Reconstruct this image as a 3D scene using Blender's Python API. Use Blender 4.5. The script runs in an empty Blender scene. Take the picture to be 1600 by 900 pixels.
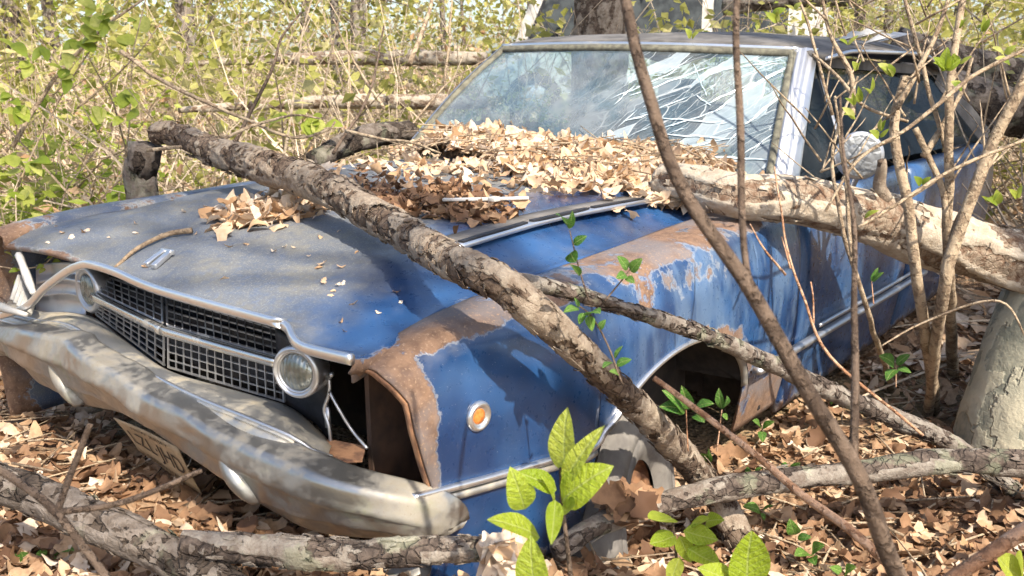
import bpy, math, random
import numpy as np
from mathutils import Vector, Matrix, noise as mn
rnd = random.Random(7)
V = Vector
scene = bpy.context.scene
COL = scene.collection

# ---------------------------------------------------------------- camera
CAM = V((1.87081823, -0.94176433, 1.25130959))
RT = V((0.78221562, 0.62298256, -0.00560893))
UP = V((-0.14447935, 0.19015083, 0.97106559))
FW = V((-0.60602347, 0.7587723, -0.23874706))
FPX = 1376.06
cd = bpy.data.cameras.new("camera"); cam = bpy.data.objects.new("camera", cd); COL.objects.link(cam)
cam.matrix_world = Matrix(((RT.x, UP.x, -FW.x, CAM.x), (RT.y, UP.y, -FW.y, CAM.y), (RT.z, UP.z, -FW.z, CAM.z), (0, 0, 0, 1)))
cd.sensor_width = 36; cd.lens = 36 * FPX / 1600; cd.clip_start = 0.05; cd.clip_end = 500
cd.dof.use_dof = True; cd.dof.focus_distance = 2.2; cd.dof.aperture_fstop = 9.0
scene.camera = cam

# ---------------------------------------------------------------- light
SUN = V((0.90, -0.36, 0.0)).normalized() * math.cos(math.radians(47)); SUN.z = math.sin(math.radians(47))
w = bpy.data.worlds.new("World"); scene.world = w; w.use_nodes = True
nt = w.node_tree; bg = nt.nodes["Background"]
sky = nt.nodes.new("ShaderNodeTexSky"); sky.sky_type = 'NISHITA'; sky.sun_disc = False
sky.sun_elevation = math.radians(47); sky.sun_rotation = math.atan2(SUN.x, SUN.y)
sky.air_density = 1.0; sky.dust_density = 2.5; sky.ozone_density = 1.0
nt.links.new(sky.outputs[0], bg.inputs[0]); bg.inputs[1].default_value = 0.15
sl = bpy.data.lights.new("sun", 'SUN'); sl.energy = 4.5; sl.angle = math.radians(0.6); sl.color = (1.0, 0.91, 0.78)
so = bpy.data.objects.new("sun", sl); COL.objects.link(so); so.rotation_euler = SUN.to_track_quat('Z', 'Y').to_euler()
so.location = (4, -2, 6)
scene.view_settings.view_transform = 'Standard'; scene.view_settings.look = 'None'
scene.view_settings.exposure = 1.02; scene.view_settings.gamma = 1.0
try:
    scene.cycles.max_bounces = 5; scene.cycles.transparent_max_bounces = 6; scene.cycles.use_denoising = True; scene.cycles.use_adaptive_sampling = True; scene.cycles.adaptive_threshold = .03
    scene.cycles.diffuse_bounces = 2; scene.cycles.glossy_bounces = 2
except Exception: pass

# ---------------------------------------------------------------- helpers
def ray(px, py): return RT * ((px - 800) / FPX) + UP * ((450 - py) / FPX) + FW
def at(px, py, **k):
    """world point seen at a pixel of the 1600x900 photograph, on a plane x=, y=, z= or at depth d="""
    (a, val), = k.items(); v = ray(px, py)
    if a == 'd': return CAM + v * val
    i = 'xyz'.index(a); return CAM + v * ((val - CAM[i]) / v[i])
def cr(pts, n):
    """Catmull-Rom resample of any-dimension points to n samples"""
    P = np.array([tuple(p) for p in pts], float); m = len(P)
    if m == 2:
        t = np.linspace(0, 1, n)[:, None]; return P[0] * (1 - t) + P[1] * t
    Q = np.vstack([2 * P[0] - P[1], P, 2 * P[-1] - P[-2]])
    L = np.linalg.norm(np.diff(P[:, :min(3, P.shape[1])], axis=0), axis=1) + 1e-9
    s = np.concatenate([[0], np.cumsum(L)]); s /= s[-1]
    out = []
    for t in np.linspace(0, 1, n):
        i = min(max(int(np.searchsorted(s, t, 'right')) - 1, 0), m - 2)
        u = (t - s[i]) / (s[i + 1] - s[i])
        a, b, c, d = Q[i], Q[i + 1], Q[i + 2], Q[i + 3]
        out.append(.5 * (2 * b + (c - a) * u + (2 * a - 5 * b + 4 * c - d) * u * u + (3 * b - a - 3 * c + d) * u ** 3))
    return np.array(out)
def smooth(a, b, x):
    t = min(max((x - a) / (b - a), 0), 1); return t * t * (3 - 2 * t)
def tag(o, label, cat, group=None):
    o["label"] = label; o["category"] = cat
    if group: o["group"] = group
    return o
def link(o, parent=None):
    COL.objects.link(o)
    if parent is not None:
        o.parent = parent
        if parent.type == 'EMPTY': o.matrix_parent_inverse = Matrix.Translation(-parent.location)
    return o
def empty(name, loc, label, cat, group=None):
    o = bpy.data.objects.new(name, None); o.location = loc; o.empty_display_size = .1; COL.objects.link(o)
    return tag(o, label, cat, group)
def mesh(name, verts, faces, mat, parent=None, smooth_=True, thick=0, attrs=None, bevel=0, sub=0):
    me = bpy.data.meshes.new(name); me.from_pydata([tuple(v) for v in verts], [], faces); me.update()
    if mat: me.materials.append(mat)
    if smooth_: me.polygons.foreach_set("use_smooth", [True] * len(me.polygons))
    if attrs:
        for k, vals in attrs.items():
            a = me.attributes.new(k, 'FLOAT', 'POINT'); a.data.foreach_set("value", list(vals))
    o = bpy.data.objects.new(name, me); link(o, parent)
    if thick:
        m = o.modifiers.new("thickness", 'SOLIDIFY'); m.thickness = abs(thick); m.offset = -1 if thick > 0 else 1
    if bevel:
        m = o.modifiers.new("bevel", 'BEVEL'); m.width = bevel; m.segments = 2; m.limit_method = 'ANGLE'
    if sub:
        m = o.modifiers.new("sub", 'SUBSURF'); m.levels = sub; m.render_levels = sub
    return o
def gridfaces(nr, nc, off=0, close=False):
    f = []
    for i in range(nr - 1):
        for j in range(nc if close else nc - 1):
            k = (j + 1) % nc
            f.append((off + i * nc + j, off + i * nc + k, off + (i + 1) * nc + k, off + (i + 1) * nc + j))
    return f
def loft(name, rows, mat, parent=None, n=None, m=None, thick=0, attr=None, **kw):
    """rows: curves of points; each resampled to n points, then m rows across"""
    n = n or max(len(r) for r in rows)
    R = [cr(r, n) for r in rows]
    if m: R = np.array([cr([r[j] for r in R], m) for j in range(n)]).transpose(1, 0, 2)
    R = np.array(R); vs = R.reshape(-1, 3)
    at_ = None
    if attr: at_ = {k: [fn(*p) for p in vs] for k, fn in attr.items()}
    return mesh(name, vs, gridfaces(R.shape[0], R.shape[1]), mat, parent, thick=thick, attrs=at_, **kw)
class MB:
    """collects shapes into one mesh"""
    def __init__(s): s.v = []; s.f = []; s.t = []
    def add(s, vs, fs, t=0):
        o = len(s.v); s.v += [tuple(v) for v in vs]; s.f += [tuple(i + o for i in f) for f in fs]; s.t += [t] * len(vs)
    def box(s, c, hx, hy, hz, ax=None):
        ax = ax or (V((1, 0, 0)), V((0, 1, 0)), V((0, 0, 1))); c = V(c)
        vs = [c + ax[0] * (a * hx) + ax[1] * (b * hy) + ax[2] * (d * hz) for a in (-1, 1) for b in (-1, 1) for d in (-1, 1)]
        s.add(vs, [(0, 1, 3, 2), (4, 6, 7, 5), (0, 4, 5, 1), (2, 3, 7, 6), (0, 2, 6, 4), (1, 5, 7, 3)])
    def bar(s, a, b, hw, hh, up=V((0, 0, 1))):
        a = V(a); b = V(b); d = (b - a); L = d.length / 2; d.normalize(); sx = d.cross(up).normalized(); u = sx.cross(d)
        s.box((a + b) / 2, L, hw, hh, (d, sx, u))
    def tube(s, pts, rad, seg=8, n=None, cap=True, t=0):
        P = cr(pts, n) if n else np.array([tuple(p) for p in pts])
        rr = cr([(r,) for r in rad], len(P))[:, 0] if hasattr(rad, '__len__') else [rad] * len(P)
        fr = frames(P); vs = []
        for p, (T, A, B), r in zip(P, fr, rr):
            for j in range(seg):
                a = 2 * math.pi * j / seg; vs.append(V(p) + A * (math.cos(a) * r) + B * (math.sin(a) * r))
        fs = gridfaces(len(P), seg, 0, True)
        if cap: fs += [tuple(range(seg))[::-1], tuple(range((len(P) - 1) * seg, len(P) * seg))]
        s.add(vs, fs, t)
    def build(s, name, mat, parent=None, smooth_=True, tint=False, **kw):
        return mesh(name, s.v, s.f, mat, parent, smooth_, attrs={'tint': s.t} if tint else None, **kw)
def frames(P):
    out = []; T0 = None; A = None
    for i in range(len(P)):
        T = V(P[min(i + 1, len(P) - 1)]) - V(P[max(i - 1, 0)]); T.normalize()
        if A is None:
            A = T.cross(V((0, 0, 1)) if abs(T.z) < .9 else V((1, 0, 0))).normalized()
        else: A = (A - T * A.dot(T)).normalized()
        out.append((T, A, T.cross(A)))
    return out
def sweep(name, pts, prof, mat, parent=None, n=40, up=V((0, 0, 1)), closed_prof=True, **kw):
    """profile [(side, up)] swept along a path"""
    P = cr(pts, n); vs = []
    for i in range(n):
        T = V(P[min(i + 1, n - 1)]) - V(P[max(i - 1, 0)]); T.normalize(); S = T.cross(up).normalized(); U = S.cross(T)
        for a, b in prof: vs.append(V(P[i]) + S * a + U * b)
    k = len(prof); fs = gridfaces(n, k, 0, closed_prof)
    if closed_prof: fs += [tuple(range(k))[::-1], tuple(range((n - 1) * k, n * k))]
    return mesh(name, vs, fs, mat, parent, **kw)
def rprof(w_, h_, k=10):
    return [(w_ * math.copysign(abs(math.cos(a)) ** .6, math.cos(a)), h_ * math.copysign(abs(math.sin(a)) ** .6, math.sin(a))) for a in [2 * math.pi * i / k for i in range(k)]]
def lathe(name, prof, c, ax, mat, parent=None, seg=40, **kw):
    """prof [(radius, along)] about axis ax at c"""
    ax = V(ax).normalized(); A = ax.orthogonal().normalized(); B = ax.cross(A); vs = []
    for r, h in prof:
        for j in range(seg):
            a = 2 * math.pi * j / seg; vs.append(V(c) + ax * h + (A * math.cos(a) + B * math.sin(a)) * r)
    fs = gridfaces(len(prof), seg, 0, True)
    if prof[-1][0] > 1e-4: fs.append(tuple(range((len(prof) - 1) * seg, len(prof) * seg)))
    return mesh(name, vs, fs, mat, parent, **kw)

# ---------------------------------------------------------------- materials
class NT:
    def __init__(s, name):
        s.m = bpy.data.materials.new(name); s.m.use_nodes = True; s.t = s.m.node_tree
        s.b = s.t.nodes["Principled BSDF"]; s.out = s.t.nodes["Material Output"]
        s.geo = s.t.nodes.new("ShaderNodeNewGeometry"); s.pos = s.geo.outputs['Position']
    def sock(s, i, v):
        if isinstance(v, bpy.types.NodeSocket): s.t.links.new(v, i)
        elif isinstance(v, (tuple, list)) and i.type == 'RGBA' and len(v) == 3: i.default_value = (*v, 1)
        else: i.default_value = v
    def n(s, typ, ins={}, out=0, **props):
        nd = s.t.nodes.new("ShaderNode" + typ)
        for k, v in props.items(): setattr(nd, k, v)
        for k, v in ins.items(): s.sock(nd.inputs[k], v)
        return nd.outputs[out]
    def obj(s): return s.n("TexCoord", out=3)
    def sc(s, vec, sx, sy, sz):
        return s.n("VectorMath", {0: vec, 1: (sx, sy, sz)}, operation='MULTIPLY')
    def noise(s, scale, detail=4, vec=None, rough=.6, dist=0):
        return s.n("TexNoise", {'Vector': vec if vec is not None else s.pos, 'Scale': scale, 'Detail': detail, 'Roughness': rough, 'Distortion': dist})
    def vor(s, scale, vec=None, feature='F1', out=0):
        return s.n("TexVoronoi", {'Vector': vec if vec is not None else s.pos, 'Scale': scale}, out=out, feature=feature)
    def rng(s, v, a, b, c=0., d=1.):
        return s.n("MapRange", {0: v, 1: a, 2: b, 3: c, 4: d}, interpolation_type='SMOOTHSTEP')
    def mth(s, op, a, b=0.): return s.n("Math", {0: a, 1: b}, operation=op)
    def mix(s, f, a, b):
        nd = s.t.nodes.new("ShaderNodeMix"); nd.data_type = 'RGBA'
        s.sock(nd.inputs[0], f); s.sock(nd.inputs[6], a); s.sock(nd.inputs[7], b); return nd.outputs[2]
    def attr(s, name): return s.n("Attribute", out=2, attribute_name=name)
    def xyz(s, i): return s.n("SeparateXYZ", {0: s.pos}, out=i)
    def bump(s, h, strength=.3, dist=.01, normal=None):
        ins = {'Height': h, 'Strength': strength, 'Distance': dist}
        if normal is not None: ins['Normal'] = normal
        return s.n("Bump", ins)
    def set(s, **k):
        nm = dict(color='Base Color', rough='Roughness', metal='Metallic', normal='Normal', spec='Specular IOR Level', coat='Coat Weight', trans='Transmission Weight', emit='Emission Color', coatr='Coat Roughness')
        for a, v in k.items(): s.sock(s.b.inputs[nm[a]], v)
        return s.m

def paint(name, chalk=0.0, chalk_lo=0., streak=0.):
    n = NT(name)
    big = n.noise(3.2, 3); fine = n.noise(60, 3); speck = n.noise(420, 2)
    st = n.noise(5, 4, n.sc(n.pos, 1, 2.2, .8)); st2 = n.noise(20, 2, n.sc(n.pos, 1, 1.6, .4))
    c = n.mix(n.rng(big, .35, .68), (.006, .028, .092), (.022, .085, .225))
    if streak:
        f = n.mth('MULTIPLY', n.rng(n.mth('ADD', n.mth('MULTIPLY', st, .65), n.mth('MULTIPLY', st2, .35)), .42, .62), n.rng(n.xyz(1), .42, 1.0, .12, 1.0))
        c = n.mix(n.mth('MULTIPLY', f, streak), c, (.16, .235, .33))
    ch = n.mth('ADD', n.attr('chalk'), n.mth('MULTIPLY', n.mth('SUBTRACT', n.noise(7, 4), .5), .9))
    chf = n.mth('MULTIPLY', n.rng(ch, .15, .8), n.rng(fine, .15, .6, .6, 1.))
    cc = n.mix(n.rng(n.noise(9, 3), .42, .66), (.11, .122, .14), (.15, .147, .132))
    cc = n.mix(n.rng(n.noise(260, 3), .5, .72), cc, (.25, .245, .22))
    c = n.mix(chf, c, cc)
    c = n.mix(n.rng(speck, .70, .76, 0, .75), c, (.62, .62, .58))
    rn = n.mth('ADD', n.attr('rust'), n.mth('MULTIPLY', n.mth('SUBTRACT', n.noise(13, 5, rough=.68), .5), 1.3))
    rf = n.rng(rn, .44, .52)
    edge = n.mth('MULTIPLY', n.rng(rn, .39, .44), n.rng(rn, .50, .45))
    rc = n.mix(n.rng(n.noise(38, 4), .3, .7), (.12, .068, .042), (.22, .13, .078))
    rc = n.mix(n.rng(n.noise(5, 4), .42, .62), rc, (.15, .128, .125)); rc = n.mix(n.rng(n.noise(170, 3), .55, .7), rc, (.30, .20, .13))
    c = n.mix(n.mth('MULTIPLY', edge, .35), c, (.42, .42, .40))
    c = n.mix(rf, c, rc)
    ro = n.mth('MAXIMUM', n.mth('MULTIPLY', n.mth('MAXIMUM', rf, chf), .8), n.rng(fine, .3, .7, .26, .42))
    bm = n.bump(n.mth('ADD', n.mth('MULTIPLY', rf, n.noise(120, 2)), n.mth('MULTIPLY', n.noise(2.2, 2), .5)), .35, .004)
    return n.set(color=c, rough=ro, normal=bm, spec=.5, coat=n.mth('SUBTRACT', .55, n.mth('MULTIPLY', n.mth('MAXIMUM', rf, chf), .55)), coatr=.18)

def chrome(name, dirt=.5, col=(.60, .59, .56), dcol=(.33, .28, .20), rough=.3, scale=5):
    n = NT(name)
    a = n.noise(scale, 4, rough=.62, dist=.4); b = n.noise(45, 3)
    d = n.rng(n.mth('ADD', n.mth('MULTIPLY', a, .75), n.mth('MULTIPLY', b, .25)), .58 - .3 * dirt, .86 - .3 * dirt)
    dc = n.mix(n.rng(n.noise(scale * 2.4, 4), .3, .7), dcol, tuple(q * 1.25 for q in dcol))
    dc = n.mix(n.rng(n.noise(scale * 1.3, 3), .58, .68), dc, (.22, .21, .12))
    sp = n.rng(n.noise(190, 3), .62, .70)
    dc = n.mix(n.mth('MULTIPLY', sp, .7), dc, (.16, .08, .04))
    bl = n.bump(n.mth('ADD', n.noise(14, 4), n.mth('MULTIPLY', n.noise(160, 3), .12)), .12, .01)
    return n.set(color=n.mix(d, col, dc), metal=n.rng(d, 0., 1., .9, .15), rough=n.rng(d, 0., 1., rough, .7), normal=bl)

def bark(name, dark, mid, pale, scale=1., moss=0., crack=.0):
    n = NT(name)
    h = n.attr('tint'); ob = n.obj()
    wv = n.n("TexNoise", {'Vector': ob, 'Scale': 16. * scale, 'Detail': 3.}, out=1)
    wob = n.n("VectorMath", {0: ob, 1: n.n("VectorMath", {0: wv, 3: .045}, operation='SCALE')}, operation='ADD')
    ns = n.noise(34 * scale, 5, ob, .7); v = n.noise(13 * scale, 5, ob, .65)
    c = n.mix(n.rng(ns, .33, .66), dark, mid)
    peel = n.rng(n.mth('ADD', n.mth('MULTIPLY', h, .35), n.mth('MULTIPLY', v, .75)), .522, .555)
    c = n.mix(peel, c, n.mix(n.rng(ns, .3, .72), mid, pale))
    hgt = n.mth('ADD', n.mth('MULTIPLY', peel, .5), ns)
    if crack:
        e = n.vor(38 * scale, wob, 'DISTANCE_TO_EDGE'); cf = n.mth('MULTIPLY', n.rng(e, .09, .0), n.mth('SUBTRACT', 1., n.mth('MULTIPLY', peel, .85)))
        c = n.mix(n.mth('MULTIPLY', cf, crack), c, tuple(q * .45 for q in dark)); hgt = n.mth('SUBTRACT', hgt, n.mth('MULTIPLY', cf, crack))
    if moss: c = n.mix(n.mth('MULTIPLY', n.rng(n.noise(11, 4, ob), .54, .62), moss), c, (.30, .33, .22))
    return n.set(color=c, rough=.92, spec=.2, normal=n.bump(hgt, .95, .010))

def leafmat(name, c1, c2, c3, trans=.35, rough=.6, vein=False, spec=.3):
    n = NT(name)
    t = n.mth('FRACT', n.mth('ADD', n.attr('tint'), n.n("ObjectInfo", out=5)))
    c = n.mix(n.rng(t, .0, .5), c1, c2); c = n.mix(n.rng(t, .55, 1.), c, c3)
    c = n.mix(n.rng(n.noise(70, 2), .35, .7, 0, .12 if vein else .4), c, c1)
    if vein:
        ob = n.obj(); sx = n.n("SeparateXYZ", {0: ob}, out=0); sy = n.n("SeparateXYZ", {0: ob}, out=1); ax = n.mth('ABSOLUTE', sx)
        side = n.rng(n.mth('SINE', n.mth('MULTIPLY', n.mth('SUBTRACT', sy, n.mth('MULTIPLY', ax, .8)), 58.)), .80, 1.)
        vf = n.mth('MAXIMUM', n.rng(ax, .022, .008), n.mth('MULTIPLY', side, .6))
        c = n.mix(n.rng(n.noise(4, 3, ob), .35, .7, 0, .35), c, tuple(q * .85 for q in c1)); c = n.mix(n.mth('MULTIPLY', vf, .45), c, (.55, .62, .22))
        c = n.mix(n.rng(n.noise(14, 3, ob), .72, .76, 0, .8), c, (.30, .22, .06))
        n.set(normal=n.bump(n.mth('SUBTRACT', n.noise(9, 3, ob), n.mth('MULTIPLY', vf, .5)), .5, .02))
    n.set(color=c, rough=rough, spec=spec)
    tr = n.n("BsdfTranslucent", {'Color': c}); mx = n.t.nodes.new("ShaderNodeMixShader")
    mx.inputs[0].default_value = trans; n.t.links.new(n.b.outputs[0], mx.inputs[1]); n.t.links.new(tr, mx.inputs[2])
    n.t.links.new(mx.outputs[0], n.out.inputs[0]); return n.m

def plain(name, c, rough=.6, metal=0., var=.3, scale=30, bump=.2, c2=None, spec=.4):
    n = NT(name); ns = n.noise(scale, 3)
    c2 = c2 or tuple(q * (1 - var) for q in c)
    return n.set(color=n.mix(n.rng(ns, .35, .65), c2, c), rough=rough, metal=metal, spec=spec, normal=n.bump(n.noise(scale * 4, 2), bump, .003))

M = {}
M['hood'] = paint('oxidised blue hood paint'); M['fender'] = paint('faded blue side paint', streak=.42); M['door'] = paint('blue door paint', streak=.3)
M['chrome'] = chrome('weathered chrome', .30, rough=.22); M['trim'] = chrome('pitted bright trim', .22, (.72, .72, .72), (.45, .43, .38), .28, 9)
M['bumper'] = chrome('dull stained bumper', .60, (.38, .37, .35), (.215, .19, .145), .33, 5.5)
M['valance'] = chrome('dirty grey front pan', .62, (.42, .42, .41), (.36, .31, .22), .5, 6)
M['alu'] = chrome('brushed pillar metal', .25, (.55, .55, .56), (.42, .41, .38), .4, 12)
M['black'] = plain('flaking black paint', (.022, .022, .026), .55, c2=(.012, .012, .014))
M['dark'] = plain('dark inner metal', (.03, .024, .02), .9, c2=(.012, .01, .01), scale=18)  # near-black brown for inner bay, wheel well and grille backing
M['rust'] = plain('bare rust', (.32, .17, .09), .9, c2=(.11, .055, .035), scale=22, bump=.6)
M['rubber'] = plain('olive rubber gasket', (.17, .16, .115), .8, c2=(.085, .08, .06), scale=40)
M['tyre'] = plain('dusty perished tyre', (.20, .185, .165), .9, c2=(.13, .12, .11), scale=14, bump=.5)
M['vinyl'] = plain('grey weathered vinyl', (.15, .14, .13), .8, c2=(.075, .07, .065), scale=9)
M['interior'] = plain('faded dark interior', (.06, .07, .075), .9, c2=(.025, .03, .035), scale=8)
M['amber'] = plain('amber plastic', (.55, .20, .05), .3, c2=(.38, .11, .02), scale=60)
M['plate'] = plain('tan plate enamel', (.46, .33, .19), .6, c2=(.36, .25, .14), scale=16)
M['ink'] = plain('dark plate print', (.05, .035, .025), .6)
M['rust_dark'] = plain('dark rusted inner panel', (.12, .065, .04), .95, c2=(.045, .028, .02), scale=9, bump=.5)
M['white'] = plain('chalky white metal', (.60, .58, .54), .6, c2=(.40, .385, .35), scale=10)

def lens_mat():
    n = NT('clouded headlamp glass')
    return n.set(color=n.mix(n.rng(n.noise(30, 4), .4, .65), (.34, .36, .33), (.15, .16, .14)), rough=.16, spec=.8, metal=.45, normal=n.bump(n.mth('ADD', n.mth('MULTIPLY', n.mth('SINE', n.mth('MULTIPLY', n.xyz(0), 700.)), .5), n.noise(60, 3)), .4, .003))
M['lens'] = lens_mat()
def glass_mat(name, broken=True, dust_sheen=.35, tint=(.45, .62, .64)):
    n = NT(name); t = n.t
    x = n.xyz(0)
    d = n.rng(n.noise(3.5, 4, rough=.65), .3, .72, dust_sheen * .35, dust_sheen)
    dc = n.mix(n.rng(n.noise(5, 4), .4, .6), (.23, .33, .40), (.42, .48, .52))  # pale blue layer: dust, plus the milky sky reflection painted in
    nrm = None
    if broken:
        wv = n.n("TexNoise", {'Vector': n.pos, 'Scale': 5., 'Detail': 3.}, out=1)
        vv = n.n("VectorMath", {0: n.sc(n.pos, 1., .8, 1.), 1: n.n("VectorMath", {0: wv, 3: .10}, operation='SCALE')}, operation='ADD')
        rot = n.n("VectorRotate", {0: vv, 3: .7}, rotation_type='Y_AXIS')
        pv = n.sc(rot, 1.3, 1.0, 6.0)
        cell = n.n("TexVoronoi", {'Vector': pv, 'Scale': 3.6}, out=1)
        brk = n.rng(n.mth('ADD', x, n.mth('MULTIPLY', n.mth('SUBTRACT', n.noise(4), .5), .5)), -.12, .16)
        eg = n.n("TexVoronoi", {'Vector': pv, 'Scale': 3.6}, feature='DISTANCE_TO_EDGE')
        eg2 = n.n("TexVoronoi", {'Vector': pv, 'Scale': 9.}, feature='DISTANCE_TO_EDGE')
        cl = n.mth('MAXIMUM', n.rng(eg, .035, .0), n.mth('MULTIPLY', n.rng(eg2, .03, 0.), .7))
        cl = n.mth('MULTIPLY', cl, brk)
        hv = n.mth('MULTIPLY', n.n("SeparateXYZ", {0: cell}), brk)
        hz = n.mth('MULTIPLY', n.rng(hv, .45, .95), .5)
        d = n.mth('MAXIMUM', n.mth('MAXIMUM', d, n.mth('MULTIPLY', cl, .45)), hz)
        dc = n.mix(cl, dc, (.75, .82, .84)); dc = n.mix(hz, dc, (.55, .64, .68))
        tl = n.n("VectorMath", {0: n.n("VectorMath", {0: cell, 1: (.5, .5, .5)}, operation='SUBTRACT'), 3: n.mth('MULTIPLY', brk, .35)}, operation='SCALE')
        nrm = n.n("VectorMath", {0: n.n("VectorMath", {0: n.geo.outputs['Normal'], 1: tl}, operation='ADD')}, operation='NORMALIZE')
    tr = n.n("BsdfTransparent", {0: (*tint, 1)}); ins = {'Color': (.9, .95, 1, 1), 'Roughness': .06}
    if nrm is not None: ins['Normal'] = nrm
    gl = n.n("BsdfGlossy", ins); df = n.n("BsdfDiffuse", {0: dc})
    fr = n.mth('MULTIPLY', n.n("Fresnel", {0: 1.75 if broken else 1.3}), 1. if broken else .22)
    m1 = n.n("MixShader", {0: fr, 1: tr, 2: gl}); m2 = n.n("MixShader", {0: d, 1: m1, 2: df})
    t.links.new(m2, n.out.inputs[0]); return n.m
M['windshield'] = glass_mat('dusty broken windscreen glass', True, .36); M['glass'] = glass_mat('dusty side glass', False, .07, (.12, .13, .13))
M['crack'] = plain('crazed glass edge', (.62, .70, .73), .2, c2=(.35, .45, .5), spec=.8)

# ---------------------------------------------------------------- ground
def ground_z(x, y):
    z = .10 + .22 * smooth(.45, -.05, y) * smooth(1.9, .7, abs(x - .3)) + .10 * smooth(1.2, 2.0, x) * smooth(3.2, 1.2, y)
    z += .05 * mn.noise((x * .9, y * .9, .3)) + .02 * mn.noise((x * 3, y * 3, 4))
    z += .16 * math.exp(-((x - 1.02) / .22) ** 2 - ((y - .38) / .26) ** 2)
    d = math.hypot(x - CAM.x, y - CAM.y)
    z += .022 * max(0, d - 6.5) * smooth(6.5, 12, d) + .18 * mn.noise((x * .2, y * .2, 9)) * smooth(5, 12, d)
    if math.hypot(x - CAM.x, y - CAM.y) < 1.2: z -= .15 * smooth(1.2, .6, d)
    return z
def axis_(c, a, b):
    s = set(); v = c; st = .07
    while v < b: s.add(round(v, 4)); v += st; st *= 1.0 if abs(v - c) < 3 else 1.09
    v = c; st = .07
    while v > a: s.add(round(v, 4)); v -= st; st *= 1.0 if abs(v - c) < 3 else 1.09
    return sorted(s)
gx = axis_(.3, -90, 90); gy = axis_(.8, -60, 120)
n_ = NT('forest soil with leaf mould')
cs = n_.mix(n_.rng(n_.noise(6, 4), .35, .65), (.075, .045, .026), (.22, .135, .075)); cs = n_.mix(n_.rng(n_.vor(55), .1, .5), cs, (.30, .19, .11))
cs = n_.mix(n_.rng(n_.noise(.5, 3), .5, .62, 0, .55), cs, (.11, .12, .035))
M['soil'] = n_.set(color=cs, rough=.95, normal=n_.bump(n_.mth('ADD', n_.vor(60), n_.noise(30, 3)), .9, .02))
go = mesh('ground', [(x, y, ground_z(x, y)) for y in gy for x in gx], gridfaces(len(gy), len(gx)), M['soil']); go["kind"] = "structure"

# ---------------------------------------------------------------- car
def zedge(y): return float(np.interp(y, [-.05, .04, .15, .35, .7, 1.24, 1.45, 1.9], [.755, .762, .785, .803, .812, .834, .842, .86]))
def crown(x): return .052 * (1 - smooth(.47, .73, abs(x)))
def hood_z(x, y):
    return zedge(y) + .0202 - .028 * x + crown(x) * smooth(-.05, .6, y) + .012 * smooth(0, .12, y) * (1 - smooth(.5, .7, abs(x)))
car = empty('abandoned_car', (0, 2.3, .1), 'rusting blue car with cracked windscreen, buried under logs and dead leaves', 'car')

edge = [at(550, 560, y=-.002), at(510, 551, y=-.002), at(472, 540, y=-.002), at(460, 528, y=.01), at(452, 512, y=.028), at(425, 500, y=.03), at(250, 452, y=.035), at(168, 422, y=.045), at(80, 395, y=.05), at(30, 387, y=.055), at(3, 385, y=.065)]
NX, NY = 90, 70
ed = cr(edge, NX); vs = []; ru = []; ch = []
for j in range(NY):
    t = (j / (NY - 1)); y1 = 1.40 * t ** 1.25
    for i in range(NX):
        e = ed[i]; x = e[0] + (float(np.interp(i, [0, NX - 1], [.722, -.735])) - e[0]) * smooth(0, .35, y1)
        y = e[1] + (1.40 - e[1]) * t ** 1.25
        z = hood_z(x, y) + (e[2] - hood_z(e[0], e[1])) * math.exp(-max(y - e[1], 0) / .05)
        z += .006 * mn.noise((x * 2.2, y * 2.2, 1)) * smooth(0, .2, y)
        vs.append((x, y, z))
        ne = smooth(.05, .0, abs(x - vs[j * NX][0])) * smooth(.02, .1, y)
        ru.append(.05 + .55 * smooth(.03, .0, y - e[1]) * smooth(.3, -.4, x) + .42 * smooth(.035, 0, abs(vs[j * NX][0] - x)) * smooth(.75, .2, y))
        g = smooth(.72, .15, x + .22 * (y - .3)) * .75 + .22 * smooth(.35, .0, y) * smooth(.65, .4, x)
        g *= 1 - .75 * math.exp(-((x + .62) ** 2 / .01 + (y - .22) ** 2 / .02))
        ch.append(g + .22)
hood = mesh('hood', vs, gridfaces(NY, NX), M['hood'], car, thick=-.012, attrs={'rust': ru, 'chalk': ch})
# down-turned near edge of the hood, rusted through
sk = [[(V(vs[j * NX]) + V((0, 0, -.001))), (V(vs[j * NX]) + V((.003, 0, -.012 - .012 * abs(mn.noise((0, j * .35, 2)))))), (V(vs[j * NX]) + V((-.012, 0, -.03 - .02 * abs(mn.noise((3, j * .5, 2))))))] for j in range(NY)]
loft('hood_edge', sk, M['fender'], car, n=3, attr={'rust': lambda x, y, z: .62 * smooth(.85, .15, y) + .2, 'chalk': lambda *a: 0}, thick=.003)
# bright lip, torn away at the far end
lip = [at(550, 562, y=-.004), at(510, 553, y=-.006), at(474, 543, y=-.006), at(459, 531, y=.004), at(451, 514, y=.022), at(440, 506, y=.025), at(425, 502, y=.025), at(250, 454, y=.03), at(180, 425, y=.03), at(145, 414, y=.02), at(128, 414, y=.02), at(105, 424, y=.02), at(70, 450, y=.02), at(50, 472, y=.02), at(30, 485, y=.02), at(-8, 496, y=.02)]
sweep('hood_lip_trim', lip, rprof(.007, .010, 12), M['trim'], car, n=110)
em = MB()
def onhood(px, py, h=0.):
    v = ray(px, py); lo, hi = .8, 5.
    t = lo
    while t < hi:
        q = CAM + v * t
        if q.z < hood_z(q.x, q.y) + h: break
        t += .02
    a, b = t - .02, t
    for _ in range(16):
        m = (a + b) / 2; q = CAM + v * m
        if q.z < hood_z(q.x, q.y) + h: b = m
        else: a = m
    return CAM + v * a
em.bar(onhood(228, 414, .012), onhood(258, 391, .012), .007, .006); em.bar(onhood(240, 417, .012), onhood(266, 394, .012), .007, .006); em.bar(onhood(254, 391, .012), onhood(270, 395, .012), .006, .006)
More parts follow.
